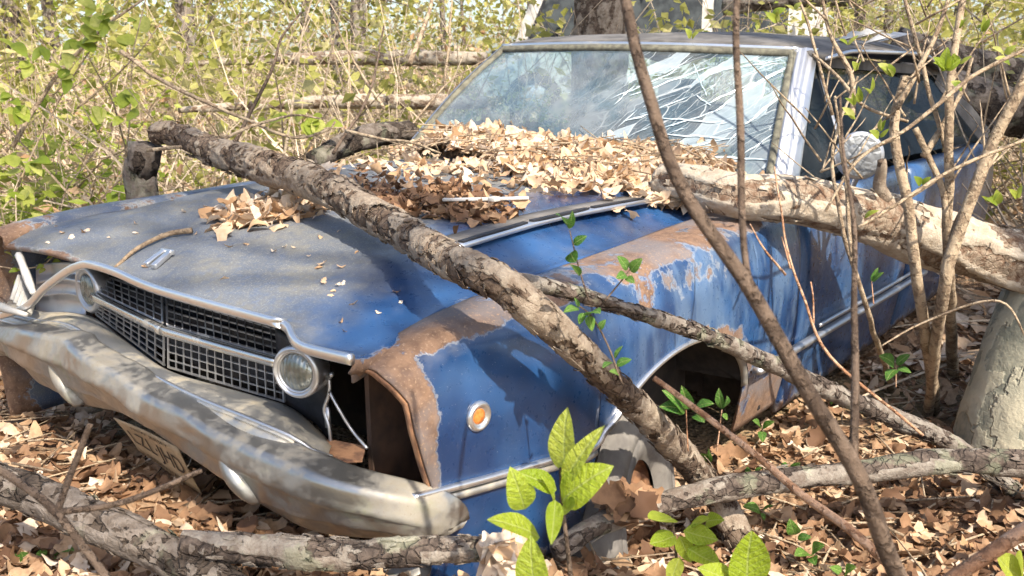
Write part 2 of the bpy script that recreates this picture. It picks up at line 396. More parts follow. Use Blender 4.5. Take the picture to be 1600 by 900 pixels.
em.build('hood_emblem', M['trim'], car, bevel=.002)
# louvre insert on the near ridge of the hood
lv = [onhood(706, 390, .012), onhood(860, 345, .012), onhood(1008, 316, .012)]
LP = cr(lv, 4)
sweep('hood_louvre', lv, [(-.017, .0), (-.014, .012), (.014, .012), (.019, .0)], M['trim'], car, n=30)
lo = bpy.data.objects['hood_louvre']
for a, b in ((.03, .34), (.37, .66), (.69, .97)):
    m_ = MB(); A = V(cr(lv, 101)[int(a * 100)]) + V((.006, 0, .0135)); B = V(cr(lv, 101)[int(b * 100)]) + V((.006, 0, .0135))
    m_.bar(A, B, .008, .003); m_.build('louvre_slot', M['black'], lo, False)
pl_ = [V(p) + V((-.045, 0, .004)) for p in lv]
sweep('louvre_plate', pl_, [(-.03, 0), (-.028, .008), (.028, .008), (.03, 0)], M['vinyl'], car, n=20)
# wiper arm on the leaves
wi = MB(); wi.bar(onhood(692, 312, .035), onhood(770, 311, .04), .009, .004); wi.bar(onhood(770, 311, .04), onhood(826, 309, .04), .006, .004); wi.box(onhood(772, 311, .045), .012, .012, .006)
wi.build('wiper_arm', M['white'], car, bevel=.002)

# near fender
def xs(y): return .846 + .058 * smooth(0., .7, y) + .018 * smooth(.7, 1.6, y)
ARC_C, ARC_A, ARC_B, ARC_Z = .925, .375, .205, .395
def zbot(y):
    q = (y - ARC_C) / ARC_A
    if abs(q) < 1: return max(ARC_Z + ARC_B * (1 - q * q) ** .5, .2)
    return .235
yl = sorted(set([round(v, 4) for v in np.linspace(.035, 1.60, 110)] + [round(ARC_C + s * ARC_A * math.sin(a), 4) for s in (-1, 1) for a in np.linspace(.9, 1.5708, 14)] + [ARC_C - ARC_A - .001, ARC_C + ARC_A + .001]))
def zshelf(y): return zedge(y) + .004
def fsec(y, k=44):
    X = xs(y); zs = zshelf(y); zb = zbot(y)
    front = smooth(.22, .03, y)
    pts = [(.733, zs - .03), (.7335, zs - .004), (.742, zs), (X - .075, zs + .002 - .008 * front), (X - .035, zs - .008 - .02 * front), (X - .012, zs - .03 - .025 * front), (X, zs - .07), (X + .012, zs - .12), (X + .016, .62)]
    pts += [(X + .014, .56), (X + .006, .47), (X - .01, .36), (X - .035, .235)]
    P = cr(pts, 80); out = []
    # keep what is above the arch
    keep = [p for i, p in enumerate(P) if p[1] > zb or i < 30]
    P2 = cr(keep, k)
    for q in P2: out.append(V((q[0], y, q[1])))
    last = out[-1]; out[-1] = V((last.x, y, zb))
    return out
def fend_front(p):
    # nose leans: the lower front edge sits further back
    return p
rows = []
for y in yl:
    s_ = fsec(y)
    f = smooth(.25, .035, y)
    for p in s_:
        if f > 0:
            back = .055 * smooth(.66, .45, p.z) - .002 * smooth(.80, .74, p.x) * 1.0 + .02 * smooth(.80, .846, p.x)
            p.y += f * back; p.z -= f * .018 * smooth(.80, .74, p.x)
    rows.append(s_)
def f_rust(x, y, z):
    zs = zshelf(y); r = .05
    r = max(r, (.60 - .25 * smooth(.5, .62, y) * smooth(.72, .62, y)) * smooth(zs - .042, zs - .014, z))
    r = max(r, .42 * smooth(zs - .17, zs - .05, z) * smooth(.55, .75, y) * smooth(1.30, 1.1, y))
    r = max(r, .78 * smooth(.14, .075, y) * smooth(.40, .5, z))
    dq = math.hypot((y - ARC_C) / ARC_A, max(z - ARC_Z, 0) / ARC_B)
    r = max(r, .50 * smooth(1.35, 1.05, dq) * smooth(.85, .95, y))
    r = max(r, .72 * smooth(1.28, 1.38, y) * smooth(.42, .36, z)); r = max(r, .5 * smooth(.30, .25, z)); 
    return r
R = np.array([[tuple(p) for p in r] for r in rows]); fv = R.reshape(-1, 3)
mesh('front_fender', fv, gridfaces(R.shape[0], R.shape[1]), M['fender'], car, thick=-.006, attrs={'rust': [f_rust(*p) for p in fv], 'chalk': [.30 * smooth(zshelf(p[1]) - .06, zshelf(p[1]) - .02, p[2]) for p in fv]})
fr_edge = [V(p) for p in R[0]]
fl = [p for p in fr_edge[3:] if p.z > .40]
loft('fender_flange', [[p + V((0, -.001, 0)) for p in fl], [p + V((-.012, .002, -.006)) for p in fl], [p + V((-.02, .03, -.008)) for p in fl]], M['rust'], car, n=40, thick=.003)
# bright mouldings
tr_pts = [V((xs(.03) + .012, .045, .532)), V((xs(.2) + .02, .21, .508)), V((xs(.4) + .02, .42, .482)), V((xs(.5) + .02, .505, .470)), V((xs(.54) + .02, .545, .474)), V((xs(.56) + .02, .566, .492))]
ap = []
for a in np.linspace(math.radians(152), math.radians(22), 24):
    y = ARC_C + (ARC_A + .006) * math.cos(a) ; ap.append(V((xs(y) + .02, y, ARC_Z + (ARC_B + .006) * math.sin(a))))
sweep('fender_moulding', tr_pts + ap[1:], rprof(.0065, .0085, 10), M['trim'], car, n=110, up=V((1, 0, 0)))
lower = [V((p.x - .006, p.y, p.z - .020)) for p in tr_pts[:5]]
sweep('moulding_underside', lower, rprof(.008, .009, 8), M['valance'], car, n=30, up=V((1, 0, 0)))
# arch return lip
al = [V((xs(ARC_C + ARC_A * math.cos(a)) + .012, ARC_C + ARC_A * math.cos(a), ARC_Z + ARC_B * math.sin(a))) for a in np.linspace(math.pi, 0, 40)]
loft('wheel_arch_lip', [al, [p + V((-.03, 0, .004)) for p in al], [p + V((-.10, 0, .03)) for p in al]], M['dark'], car, n=60)
loft('arch_lip_rear', [[p + V((-.002, 0, -.002)) for p in al[26:40]], [p + V((-.02, -.004, -.012)) for p in al[26:40]]], M['valance'], car, n=20, thick=.002)
# side marker lamp
mk = at(747, 650, x=xs(.26) + .014); nx = V((1, -.10, .0))
mo = lathe('side_marker', [(.0, -.004), (.0285, -.004), (.0295, .003), (.026, .008), (.022, .009), (.018, .004), (.0155, .003)], mk, nx, M['trim'], car, seg=32)
lathe('marker_lens', [(.0155, .0025), (.012, .005), (.006, .0062), (.0001, .0065)], mk, nx, M['amber'], mo, seg=24)
# far fender
frw = []
for y in np.linspace(.06, 1.5, 40):
    h = hood_z(-.735, y); frw.append([V((-.742, y, h - .03)), V((-.744, y, h + .004)), V((-.80, y, h + .012)), V((-.85, y, h + .0)), V((-.885, y, h - .05)), V((-.90, y, h - .15)), V((-.90, y, h - .28)), V((-.87, y, .24))])
loft('front_fender', frw, M['fender'], car, n=24, attr={'rust': lambda x, y, z: .34 + .3 * smooth(.2, .08, y), 'chalk': lambda x, y, z: .55}, thick=.006)
# dark inner structure
inn = MB()
inn.box((0, .50, .55), .74, .01, .22); inn.box((.70, .9, .55), .008, .45, .24); inn.box((-.70, .9, .5), .008, .45, .24); inn.box((0, 1.45, .55), .72, .01, .27)
inn.box((.80, 1.46, .52), .10, .008, .26)
inn.build('inner_bay', M['dark'], car, False)
ib = MB(); ib.box((.775, .27, .52), .07, .006, .22); ib.box((.68, .2, .52), .006, .09, .2); ib.build('inner_panel', M['rust_dark'], car, False)
lw = [[V((.70, ARC_C + (ARC_A - .01) * math.cos(a), ARC_Z + (ARC_B + .03) * math.sin(a))) for a in np.linspace(0, math.pi, 30)], [V((.90, ARC_C + (ARC_A + .015) * math.cos(a), ARC_Z + (ARC_B + .012) * math.sin(a))) for a in np.linspace(0, math.pi, 30)]]
loft('wheel_well', lw, M['dark'], car, n=40)
# steered front wheel
wc = V((.79, .80, .17)); wa = V((.95, .22, .12)).normalized()
ty = lathe('front_wheel', [(.13, .08), (.15, .098), (.17, .106), (.20, .110), (.203, .106), (.208, .106), (.211, .110), (.235, .106), (.255, .096), (.272, .080), (.281, .055), (.285, .0), (.281, -.055), (.27, -.08), (.2, -.10), (.13, -.08)], wc, wa, M['tyre'], car, seg=64)
lathe('rim', [(.135, .07), (.13, .05), (.10, .03), (.05, .04), (.0001, .05)], wc, wa, M['rust'], ty, seg=40)

# nose: grille, lamps, pan, bumper
gt = [at(144, 424, y=.175), at(256, 462, y=.12), at(436, 514, y=.165)]; gb = [at(150, 492, y=.125), at(259, 573, y=.05), at(444, 628, y=.11)]
gm = [at(150, 462, y=.12), at(258, 515, y=.045), at(440, 566, y=.11)]
def lerp(a, b, t): return a + (b - a) * t
def gquarter(A, B, C_, D, nx_, ny_):
    m_ = MB(); nrm = (B - A).cross(C_ - A).normalized()
    for i in range(nx_ + 1):
        t = i / nx_; w_ = .0020 if i in (0, nx_) else .0010
        m_.bar(lerp(A, B, t), lerp(C_, D, t), w_, .0018, nrm)
    for j in range(ny_ + 1):
        t = j / ny_; w_ = .0022 if j in (0, ny_) else .0010
        a = lerp(A, C_, t); b = lerp(B, D, t); off = nrm * (.0015 if j % 2 else .002)
        m_.bar(a + off, b + off, w_, .0018, nrm)
    return m_
dz = V((0, 0, .012)); g_ = .012
def sub(a, b, t0, t1): return lerp(a, b, t0), lerp(a, b, t1)
for k, (i0, i1, n1) in enumerate(((0, 1, 9), (1, 2, 14))):
    for (U, L, o1, o2) in ((gt, gm, 0, .014), (gm, gb, -.014, 0)):
        t0, t1 = (0, .975) if k == 0 else (.025, 1)
        A, B = sub(U[i0], U[i1], t0, t1); C_, D = sub(L[i0], L[i1], t0, t1)
        A = A + V((0, 0, o1)); B = B + V((0, 0, o1)); C_ = C_ + V((0, 0, o2)); D = D + V((0, 0, o2))
        gquarter(A, B, C_, D, n1, 4).build('grille_panel', M['alu'], car, False)
bk = V((0, .05, 0))
loft('grille_backing', [[p + bk + V((0, .02, .02)) for p in gt], [p + bk for p in gb]], M['dark'], car, n=9, m=4)
sl_ = MB()
for t in (.2, .4, .6, .8):
    for i in (0, 1): sl_.bar(lerp(gt[i], gb[i], t) + bk * .75, lerp(gt[i + 1], gb[i + 1], t) + bk * .75, .003, .02)
sl_.build('radiator_slats', M['black'], car, False)
for i in (0, 1):
    sweep('grille_bar', [gm[i] + V((0, -.008, 0)), lerp(gm[i], gm[i + 1], .5) + V((0, -.009, 0)), gm[i + 1] + V((0, -.008, 0))], rprof(.009, .0105, 12), M['chrome'], car, n=20)
def headlamp(c, nrm, r, bez=.017):
    h = lathe('headlight', [(r * .55, -.05), (r + bez - .001, -.03), (r + bez, .006), (r + bez - .005, .013), (r + .004, .012), (r, .004), (r - .003, .0)], c, nrm, M['alu'], car, seg=48)
    lathe('headlight_lens', [(r - .002, .001), (r * .85, .009), (r * .5, .014), (.0001, .016)], c, nrm, M['lens'], h, seg=40)
    lathe('retaining_ring', [(r - .003, .004), (r - .001, .009), (r + .004, .009), (r + .004, .004)], c, nrm, M['alu'], h, seg=40)
    return h
headlamp(at(466, 580, d=1.665), (.30, -.93, .02), .039, .013)
headlamp(at(141, 452, y=.13), (-.02, -1, .0), .047)
# near headlamp panel, torn bracket, hanging cable
n0 = [at(432, 512, y=.12), at(470, 535, y=.10), at(505, 548, y=.09), at(516, 560, y=.10)]
n1 = [at(440, 630, y=.13), at(470, 645, y=.12), at(500, 665, y=.115), at(515, 690, y=.12)]
loft('lamp_panel', [n0, n1], M['black'], car, n=16, m=10, thick=.004)
b_ = MB(); b_.tube([at(512, 575, y=.09), at(515, 612, y=.085), at(507, 640, y=.085), at(514, 665, y=.085), at(517, 692, y=.085)], .0042, 6, n=26); b_.tube([at(506, 600, y=.09), at(514, 590, y=.085), at(519, 584, y=.08)], .005, 6, n=8); b_.box(at(512, 652, y=.088), .006, .003, .022); b_.build('torn_bracket', M['alu'], car)
b_ = MB(); b_.tube([at(515, 612, y=.08), at(530, 640, y=.08), at(550, 672, y=.09), at(574, 701, y=.09)], .0035, 6, n=24); b_.build('hanging_strip', M['alu'], car)
# far headlamp surround: ridged pan reaching out to the far corner
f0 = [at(150, 418, y=.14), at(118, 424, y=.14), at(85, 420, y=.15), at(58, 424, y=.15)]
rows_ = []
for k, (dy, py) in enumerate(((.14, 412), (.135, 428), (.12, 440), (.135, 447), (.13, 458), (.125, 462), (.135, 472), (.125, 488), (.115, 494))):
    rows_.append([at(134, py + 4, y=dy), at(110, py - 2, y=dy), at(85, py - 2, y=dy + .01), at(56, py + 2, y=dy + .02)])
loft('lamp_surround', rows_, M['alu'], car, n=12, m=40, thick=.003)
cp = MB()
for k in range(5):
    a = at(22 + 5 * k, 470 + 5 * k, y=.03); b = at(34 + 4 * k, 432 + 9 * k, y=.07); cp.bar(a, b, .003, .012, V((.2, -1, .3)))
cp.tube([at(30, 398, y=.06), at(38, 420, y=.05), at(46, 442, y=.05), at(52, 458, y=.03)], [.012, .010, .012, .008], 6, n=12)
cp.tube([at(-5, 478, y=.0), at(20, 486, y=.0), at(42, 492, y=.01)], [.014, .012, .006], 6, n=8)
cp.build('crumpled_trim', M['white'], car)
# front pan between grille and bumper
v0 = [at(20, 470, y=.13), at(60, 488, y=.125), at(110, 490, y=.13), at(150, 500, y=.125), at(200, 538, y=.09), at(260, 580, y=.052), at(350, 608, y=.08), at(444, 635, y=.112), at(490, 668, y=.11), at(520, 700, y=.10)]
v1 = [at(5, 492, y=.06), at(55, 505, y=.05), at(100, 512, y=.03), at(140, 535, y=.01), at(200, 574, y=-.02), at(290, 622, y=-.035), at(380, 660, y=-.03), at(450, 690, y=-.01), at(480, 710, y=.005), at(512, 722, y=.01)]
vm = [lerp(a, b, .5) + V((0, 0, .012)) for a, b in zip(v0, v1)]
loft('front_pan', [v0, vm, v1], M['valance'], car, n=60, m=12, thick=.004)
r1 = [p + V((0, -.004, -.002)) for p in v1]; r2 = [p + V((0, -.012, -.008)) for p in v1]; r3 = [p + V((0, -.012, -.020)) for p in v1]; r4 = [p + V((0, .01, -.024)) for p in v1]
loft('pan_lip', [v1, r1, r2, r3, r4], M['valance'], car, n=60, thick=.002)
sweep('pan_bead', [p + V((0, .010, .006)) for p in v1], rprof(.004, .004, 8), M['alu'], car, n=60)
sweep('pan_bead', [p + V((0, -.013, -.012)) for p in v1], rprof(.0035, .0035, 8), M['alu'], car, n=60)
rp = MB(); rp.add([at(478, 690, y=.07), at(520, 690, y=.09), at(572, 700, y=.10), at(566, 722, y=.06), at(508, 726, y=.0), at(490, 712, y=.02)], [(0, 1, 2, 3, 4, 5)]); rp.build('rusted_corner', M['rust'], car, False, thick=.004)
# bumper
bt = [at(-25, 508, y=.08), at(15, 513, y=.01), at(100, 528, y=-.03), at(130, 548, y=-.05), at(200, 594, y=-.065), at(300, 649, y=-.07), at(400, 700, y=-.06), at(500, 738, y=-.03), at(600, 768, y=.015), at(650, 782, y=.05), at(690, 797, y=.09), at(706, 806, y=.12)]
bb = [at(-25, 560, y=.10), at(10, 556, y=.03), at(60, 600, y=.0), at(120, 632, y=-.01), at(190, 650, y=-.02), at(300, 716, y=-.02), at(400, 790, y=-.02), at(500, 834, y=.0), at(600, 846, y=.035), at(650, 850, y=.06), at(690, 846, y=.095), at(709, 842, y=.125)]
def lerp_(a, b, t): return a + (b - a) * t
def endr(i): s_ = (i / 139 - .955) / .045; return math.sqrt(max(1 - max(s_, 0) ** 2, .0004))
N_ = 140; T_, B_ = cr(bt, N_), cr(bb, N_); brow = []
prof = [(.0, .05, .0), (.0, .010, .0), (.015, -.012, .003), (.05, -.018, .003), (.22, -.030, .002), (.26, -.032, .0), (.30, -.031, .0), (.34, -.026, .0), (.60, -.020, .0), (.64, -.020, .0), (.68, -.014, .0), (.90, .004, .0), (.96, .014, .0), (1.0, .05, .0)]
for t, oy, oz in prof:
    brow.append([lerp_(V(T_[i]), V(B_[i]), .5 + (t - .5) * endr(i)) + V((0, oy * (.35 + .65 * endr(i)) + .02 * (1 - endr(i)), oz)) + V((0, .010 * mn.noise((T_[i][0] * 6, t * 3, 0)) + .005 * mn.noise((T_[i][0] * 17, t * 6, 2)), .005 * mn.noise((T_[i][0] * 5, t * 2, 5)))) for i in range(N_)])
loft('bumper', brow, M['bumper'], car, n=N_, m=48, thick=.006)
def guard(cx, cy, y, w_, h_, d_, lean):
    rows_ = []
    for k in range(9):
        t = k / 8; s_ = math.sin(math.pi * (.12 + .80 * t)) ** .5; c = at(cx + lean[0] * (t - .5), cy + lean[1] * (t - .5), y=y)
        rows_.append([c + V((w_ * s_ * math.copysign(abs(math.cos(a)) ** .7, math.cos(a)), -d_ * s_ * math.sin(a) + .03, 0)) for a in np.linspace(math.pi * 1.08, -.08 * math.pi, 13)])
    loft('bumper_guard', rows_, M['bumper'], car, n=26, m=22, thick=.004)
guard(372, 738, -.066, .026, .1, .056, (40, 96)); guard(98, 592, -.036, .026, .1, .05, (32, 84))
# licence plate tucked under the bumper
pc = [at(178, 652, y=-.03), at(278, 700, y=-.03), at(320, 770, y=.02), at(214, 704, y=.02)]
pr_ = []
for k in range(7):
    t = k / 6; a = lerp(pc[0], pc[3], t); b = lerp(pc[1], pc[2], t); pr_.append([lerp(a, b, s) + V((0, .006 * math.sin(3 * s + 2 * t), 0)) for s in np.linspace(0, 1, 9)])
plate = loft('license_plate', pr_, M['plate'], car, n=9, thick=.002)
U_ = (pc[1] - pc[0]); W_ = (pc[3] - pc[0]); Nn = U_.cross(-W_).normalized()
if Nn.dot(CAM - pc[0]) < 0: Nn = -Nn
def letters(txt, u0, u1, w0, w1, name):
    c = bpy.data.curves.new(name, 'FONT'); c.body = txt; c.size = 1; c.extrude = .0; c.resolution_u = 3
    o = bpy.data.objects.new(name + '_tmp', c); COL.objects.link(o); dg = bpy.context.evaluated_depsgraph_get(); dg.update()
    me = bpy.data.meshes.new_from_object(o.evaluated_get(dg)); bpy.data.objects.remove(o)
    xs_ = [v.co.x for v in me.vertices]; ys_ = [v.co.y for v in me.vertices]; x0, x1, y0, y1 = min(xs_), max(xs_), min(ys_), max(ys_)
    for v in me.vertices:
        u = u0 + (u1 - u0) * (v.co.x - x0) / (x1 - x0); q = w1 + (w0 - w1) * (v.co.y - y0) / (y1 - y0)
        v.co = lerp(lerp(pc[0], pc[1], u), lerp(pc[3], pc[2], u), q) + V((0, .006 * math.sin(3 * u + 2 * q), 0)) + Nn * .0035
    me.materials.clear(); me.materials.append(M['ink']); o2 = bpy.data.objects.new(name, me); link(o2, plate)
letters('LZL·JHD', .09, .94, .27, .76, 'plate_number'); letters('NEW JERSEY', .22, .80, .07, .18, 'plate_heading'); letters('GARDEN STATE', .2, .8, .83, .92, 'plate_motto')

# cabin
wTN = V((.614, 2.268, 1.306)); wTF = V((-.659, 2.177, 1.343)); wBN = at(1200, 292, d=2.86); wBF = at(655, 216, d=3.72)
def wsp(u, v):
    """u 0 far..1 near, v 0 bottom..1 top"""
    p = lerp(lerp(wBF, wBN, u), lerp(wTF, wTN, u), v); b = math.sin(math.pi * u)
    return p + V((0, -.14 * b * (1 - .35 * v), .012 * b * v + .02 * math.sin(math.pi * v)))
wrow = [[wsp(u, v) for u in np.linspace(0, 1, 40)] for v in np.linspace(-.12, 1, 22)]
ws = loft('windshield', wrow, M['windshield'], car, n=40)
# torn slivers standing off the broken half of the screen
ck = MB(); cr_ = random.Random(5)
def wpix(px, py):
    best = None
    for _ in range(1): pass
    v = .5; u = .5
    lo_ = None
    for it in range(12):
        P0 = wsp(u, v); e = 1e-3
        def prj(p): q = p - CAM; z = q.dot(FW); return (800 + FPX * q.dot(RT) / z, 450 - FPX * q.dot(UP) / z)
        a = prj(P0); b = prj(wsp(u + e, v)); c = prj(wsp(u, v + e))
        J = np.array([[(b[0] - a[0]) / e, (c[0] - a[0]) / e], [(b[1] - a[1]) / e, (c[1] - a[1]) / e]])
        du = np.linalg.solve(J, [px - a[0], py - a[1]]); u += float(du[0]) * .8; v += float(du[1]) * .8
    return u, v
def sliver(p0, p1, w_, bend=3):
    n_s = 7; mid = []
    for i in range(n_s):
        t = i / (n_s - 1); k = math.sin(math.pi * t)
        mid.append((p0[0] + (p1[0] - p0[0]) * t + cr_.uniform(-1, 1) * bend * k * .6, p0[1] + (p1[1] - p0[1]) * t + cr_.uniform(-1, 1) * bend * k * .6))
    vs_ = []
    for i, (x, y) in enumerate(mid):
        u, v = wpix(x, y); k = (math.sin(math.pi * (i + .3) / (n_s - .4))) ** .7 * w_; P0 = wsp(u, v) + V((0, -.004, .002))
        vs_ += [P0 + V((0, -.000, k)), P0 + V((0, -.003 - .2 * k, -k))]
    ck.add(vs_, [(2 * i, 2 * i + 1, 2 * i + 3, 2 * i + 2) for i in range(n_s - 1)])
for (a, b, w_) in (((985, 150), (1110, 105), .004), ((955, 155), (1060, 112), .003), ((1000, 180), (1080, 150), .003), ((1150, 150), (1232, 105), .010), ((1160, 138), (1225, 112), .005), ((1100, 165), (1180, 128), .004),
        ((1165, 195), (1225, 150), .006), ((1175, 185), (1228, 142), .003), ((1040, 120), (1085, 88), .003), ((1085, 100), (1105, 150), .003), ((1090, 150), (1112, 165), .003), ((960, 165), (995, 132), .004),
        ((1020, 205), (1130, 170), .003), ((1035, 185), (1120, 192), .003), ((1040, 210), (1140, 218), .003), ((1050, 235), (1150, 215), .003), ((1150, 250), (1215, 205), .003), ((1080, 245), (1200, 250), .004),
        ((1060, 170), (1090, 110), .0025), ((1130, 110), (1220, 95), .003), ((1110, 180), (1140, 160), .004), ((1130, 235), (1170, 185), .003), ((975, 190), (1030, 175), .003), ((965, 200), (1000, 170), .003)):
    sliver(a, b, w_ * .75)
for _ in range(45):
    x = cr_.uniform(975, 1210); y = cr_.uniform(95, 250); a = cr_.uniform(.2, 1.1); L = cr_.uniform(15, 60); sliver((x, y), (min(x + L * math.cos(a), 1228), y - L * math.sin(a) * .7), cr_.uniform(.0005, .0012), 2)
ck.build('glass_slivers', M['crack'], ws, False)
def brim(v0_, u0_, u1_, v1_, off=V((0, -.004, 0))): return [wsp(lerp(u0_, u1_, t), lerp(v0_, v1_, t)) + off for t in np.linspace(0, 1, 24)]
sweep('windshield_gasket', brim(-.1, 0, 0, 1.0) + brim(1.0, 0, 1, 1.0)[1:] + brim(1.0, 1, 1, -.1)[1:], rprof(.013, .013, 8), M['rubber'], car, n=140, up=V((.1, -.8, .6)))
top = [p + V((0, .012, .018)) for p in brim(1, -.01, 1.01, 1)]
sweep('header_trim', top, rprof(.008, .009, 10), M['trim'], car, n=60)
# pillars
def pillar(u, sgn, name):
    rows_ = []
    for v in np.linspace(-.15, 1.06, 14):
        p = wsp(u, v); wd = .105 - .030 * v if sgn > 0 else .05
        pr2 = [V((sgn * .008, -.006, .0)), V((sgn * .022, -.012, .002)), V((sgn * .030, .0, .0)), V((sgn * .042, .004, .002)), V((sgn * .050, .03, .0)), V((sgn * .058, .036, 0)), V((sgn * .062, wd, 0)), V((sgn * .03, wd + .01, 0))]
        rows_.append([p + q for q in pr2])
    return loft(name, rows_, M['alu'], car, n=20, m=30)
pillar(1, 1, 'windshield_pillar'); pillar(0, -1, 'windshield_pillar')
# roof
rr = []
for t in np.linspace(0, 1, 16):
    y_ = lerp(0, 1, t); row = []
    for u in np.linspace(-.07, 1.09, 30):
        p = wsp(min(max(u, 0), 1), 1.0) + V(((u - min(max(u, 0), 1)) * 1.25, .02, .03)); s_ = 1 - (2 * u - 1) ** 2
        z = p.z + .028 * smooth(0, .12, t) + .03 * smooth(0, .5, t) * max(s_, 0) - .035 * smooth(.97, 1.09, u) - .035 * smooth(.03, -.07, u) - .07 * smooth(.65, 1, t)
        row.append(V((p.x * (1 + .03 * math.sin(math.pi * t)), p.y + 1.75 * t, z + .004 * mn.noise((u * 9, t * 6, 3)))))
    rr.append(row)
loft('roof', rr, M['vinyl'], car, n=40, m=30, thick=.02)
dr = [rr[k][-1] + V((.006, 0, -.012)) for k in range(16)]
sweep('drip_rail', dr, rprof(.008, .008, 8), M['alu'], car, n=40)
for k, (px, py) in enumerate(((1330, 66), (1352, 62), (1375, 68), (1395, 66))):
    peel = MB(); c = at(px, py, d=3.5 + .12 * k); peel.add([c + V((-.06, -.03, .0)), c + V((.03, -.04, .02)), c + V((.06, .04, .035)), c + V((-.03, .05, .01)), c + V((0, 0, .045))], [(0, 1, 4), (1, 2, 4), (2, 3, 4), (3, 0, 4)]); peel.build('vinyl_flap', M['white'], car)
# cowl
cw = [[V((x, y, hood_z(x, 1.42) + .012 * (y - 1.42) - .01)) for x in np.linspace(-.80, .80, 12)] for y in (1.41, 1.55, 1.75, 2.0)]
loft('cowl', cw, M['vinyl'], car, n=16)
# body side: door and quarter
def side(y0, y1, name, mat, dark=0, ztop=.875):
    rows_ = []
    for y in np.linspace(y0, y1, 12):
        X = xs(y) + .012 * smooth(1.6, 2.6, y) - .10 * smooth(3.8, 5.0, y); zt = ztop - .01 * smooth(2, 4.5, y)
        rows_.append([V((X - .09, y, zt)), V((X - .03, y, zt)), V((X - .004, y, zt - .03)), V((X + .012, y, zt - .14)), V((X + .016, y, .62)), V((X + .012, y, .52)), V((X + .002, y, .40)), V((X - .03, y, .20))])
    return loft(name, rows_, mat, car, n=30, thick=.02, attr={'rust': lambda x, y, z: -.1 + .6 * smooth(.30, .2, z), 'chalk': lambda *a: -.25})
side(1.612, 2.76, 'door', M['door']); side(2.772, 4.85, 'rear_quarter', M['door'])
tl = [V((xs(y) + .030 + .012 * smooth(1.6, 2.6, y), y, .432 - .010 * (y - 1.3))) for y in np.linspace(1.31, 3.0, 12)]
sweep('body_moulding', tl, rprof(.010, .014, 8), M['alu'], car, n=40, up=V((1, 0, 0)))
sweep('body_moulding', [p + V((.002, 0, .034)) for p in tl[3:]], rprof(.006, .006, 8), M['alu'], car, n=40, up=V((1, 0, 0)))
dk = [[V((x, y, .875 + .05 * (1 - (x / .8) ** 2) - .06 * smooth(4.5, 4.9, y))) for x in np.linspace(-.84, .84, 12)] for y in (3.9, 4.3, 4.6, 4.9)]
loft('trunk_lid', dk, M['door'], car, n=16, attr={'rust': lambda *a: .2, 'chalk': lambda *a: .5})
# side glass, vent frame, mirror
A0 = wsp(1, -.05) + V((.06, .10, 0)); A1 = wsp(1, .97) + V((.055, .08, 0)); D0 = at(1325, 262, d=3.25); D1 = at(1277, 105, d=3.27)
vt = mesh('vent_window', [A0, D0, D1, A1], [(0, 1, 2, 3)], M['glass'], car, False)
b_ = MB(); b_.tube([D0 + V((0, 0, -.02)), D1], .011, 8, n=8); b_.build('vent_frame', M['trim'], vt)
E1 = V((D1.x + .02, 4.0, 1.22)); E0 = V((D0.x + .06, 4.4, .88))
mesh('side_window', [D0 + V((.004, .02, 0)), E0, E1, D1 + V((.004, .02, .01))], [(0, 1, 2, 3)], M['glass'], car, False)
b_ = MB(); b_.bar(D1 + V((0, 0, .02)), E1 + V((0, 0, .02)), .02, .02); b_.bar(E1, E0, .06, .02, V((1, 0, 0))); b_.build('window_frame', M['vinyl'], car, False)
mc = at(1342, 243, d=2.78); mo = lathe('side_mirror', [(.0001, .04), (.045, .035), (.07, .012), (.076, -.006), (.073, -.014)], mc, V((-.5, .8, -.1)), M['alu'], car, seg=36)
def mirror_mat():
    n = NT('crazed mirror glass'); return n.set(color=(.20, .21, .22), metal=.6, rough=n.rng(n.vor(40), .1, .4, .12, .5), normal=n.bump(n.vor(45, feature='DISTANCE_TO_EDGE'), .8, .004))
lathe('mirror_glass', [(.073, -.012), (.055, -.016), (.0001, -.018)], mc, V((-.5, .8, -.1)), mirror_mat(), mo, seg=36)
b_ = MB(); b_.tube([mc + V((-.0, .01, -.06)), mc + V((-.03, .02, -.12)), V((.90, mc.y + .03, .88))], .009, 8, n=8); b_.build('mirror_arm', M['alu'], mo)
# interior
i_ = MB(); i_.box((0, 2.15, .80), .72, .16, .10); i_.box((0, 3.9, .7), .78, .02, .3); i_.box((0, 3.0, .30), .85, 1.2, .02); i_.build('dashboard', M['interior'], car, False, bevel=.03)
for sx in (-.36, .36):
    s_ = MB(); s_.box((sx, 2.95, .55), .30, .26, .08); s_.box((sx, 3.22, .82), .29, .07, .28); s_.box((sx, 3.25, 1.14), .12, .05, .07); s_.build('front_seat', M['interior'], car, bevel=.05)
b_ = MB(); c0 = V((.36, 2.42, .90)); ax_ = V((0, .85, .5)).normalized(); A_ = V((1, 0, 0)); B_2 = ax_.cross(A_)
b_.tube([c0 + A_ * .19 * math.cos(a) + B_2 * .19 * math.sin(a) for a in np.linspace(0, 2 * math.pi, 33)], .012, 8); b_.bar(c0 - A_ * .18, c0 + A_ * .18, .01, .015); b_.build('steering_wheel', M['black'], car)

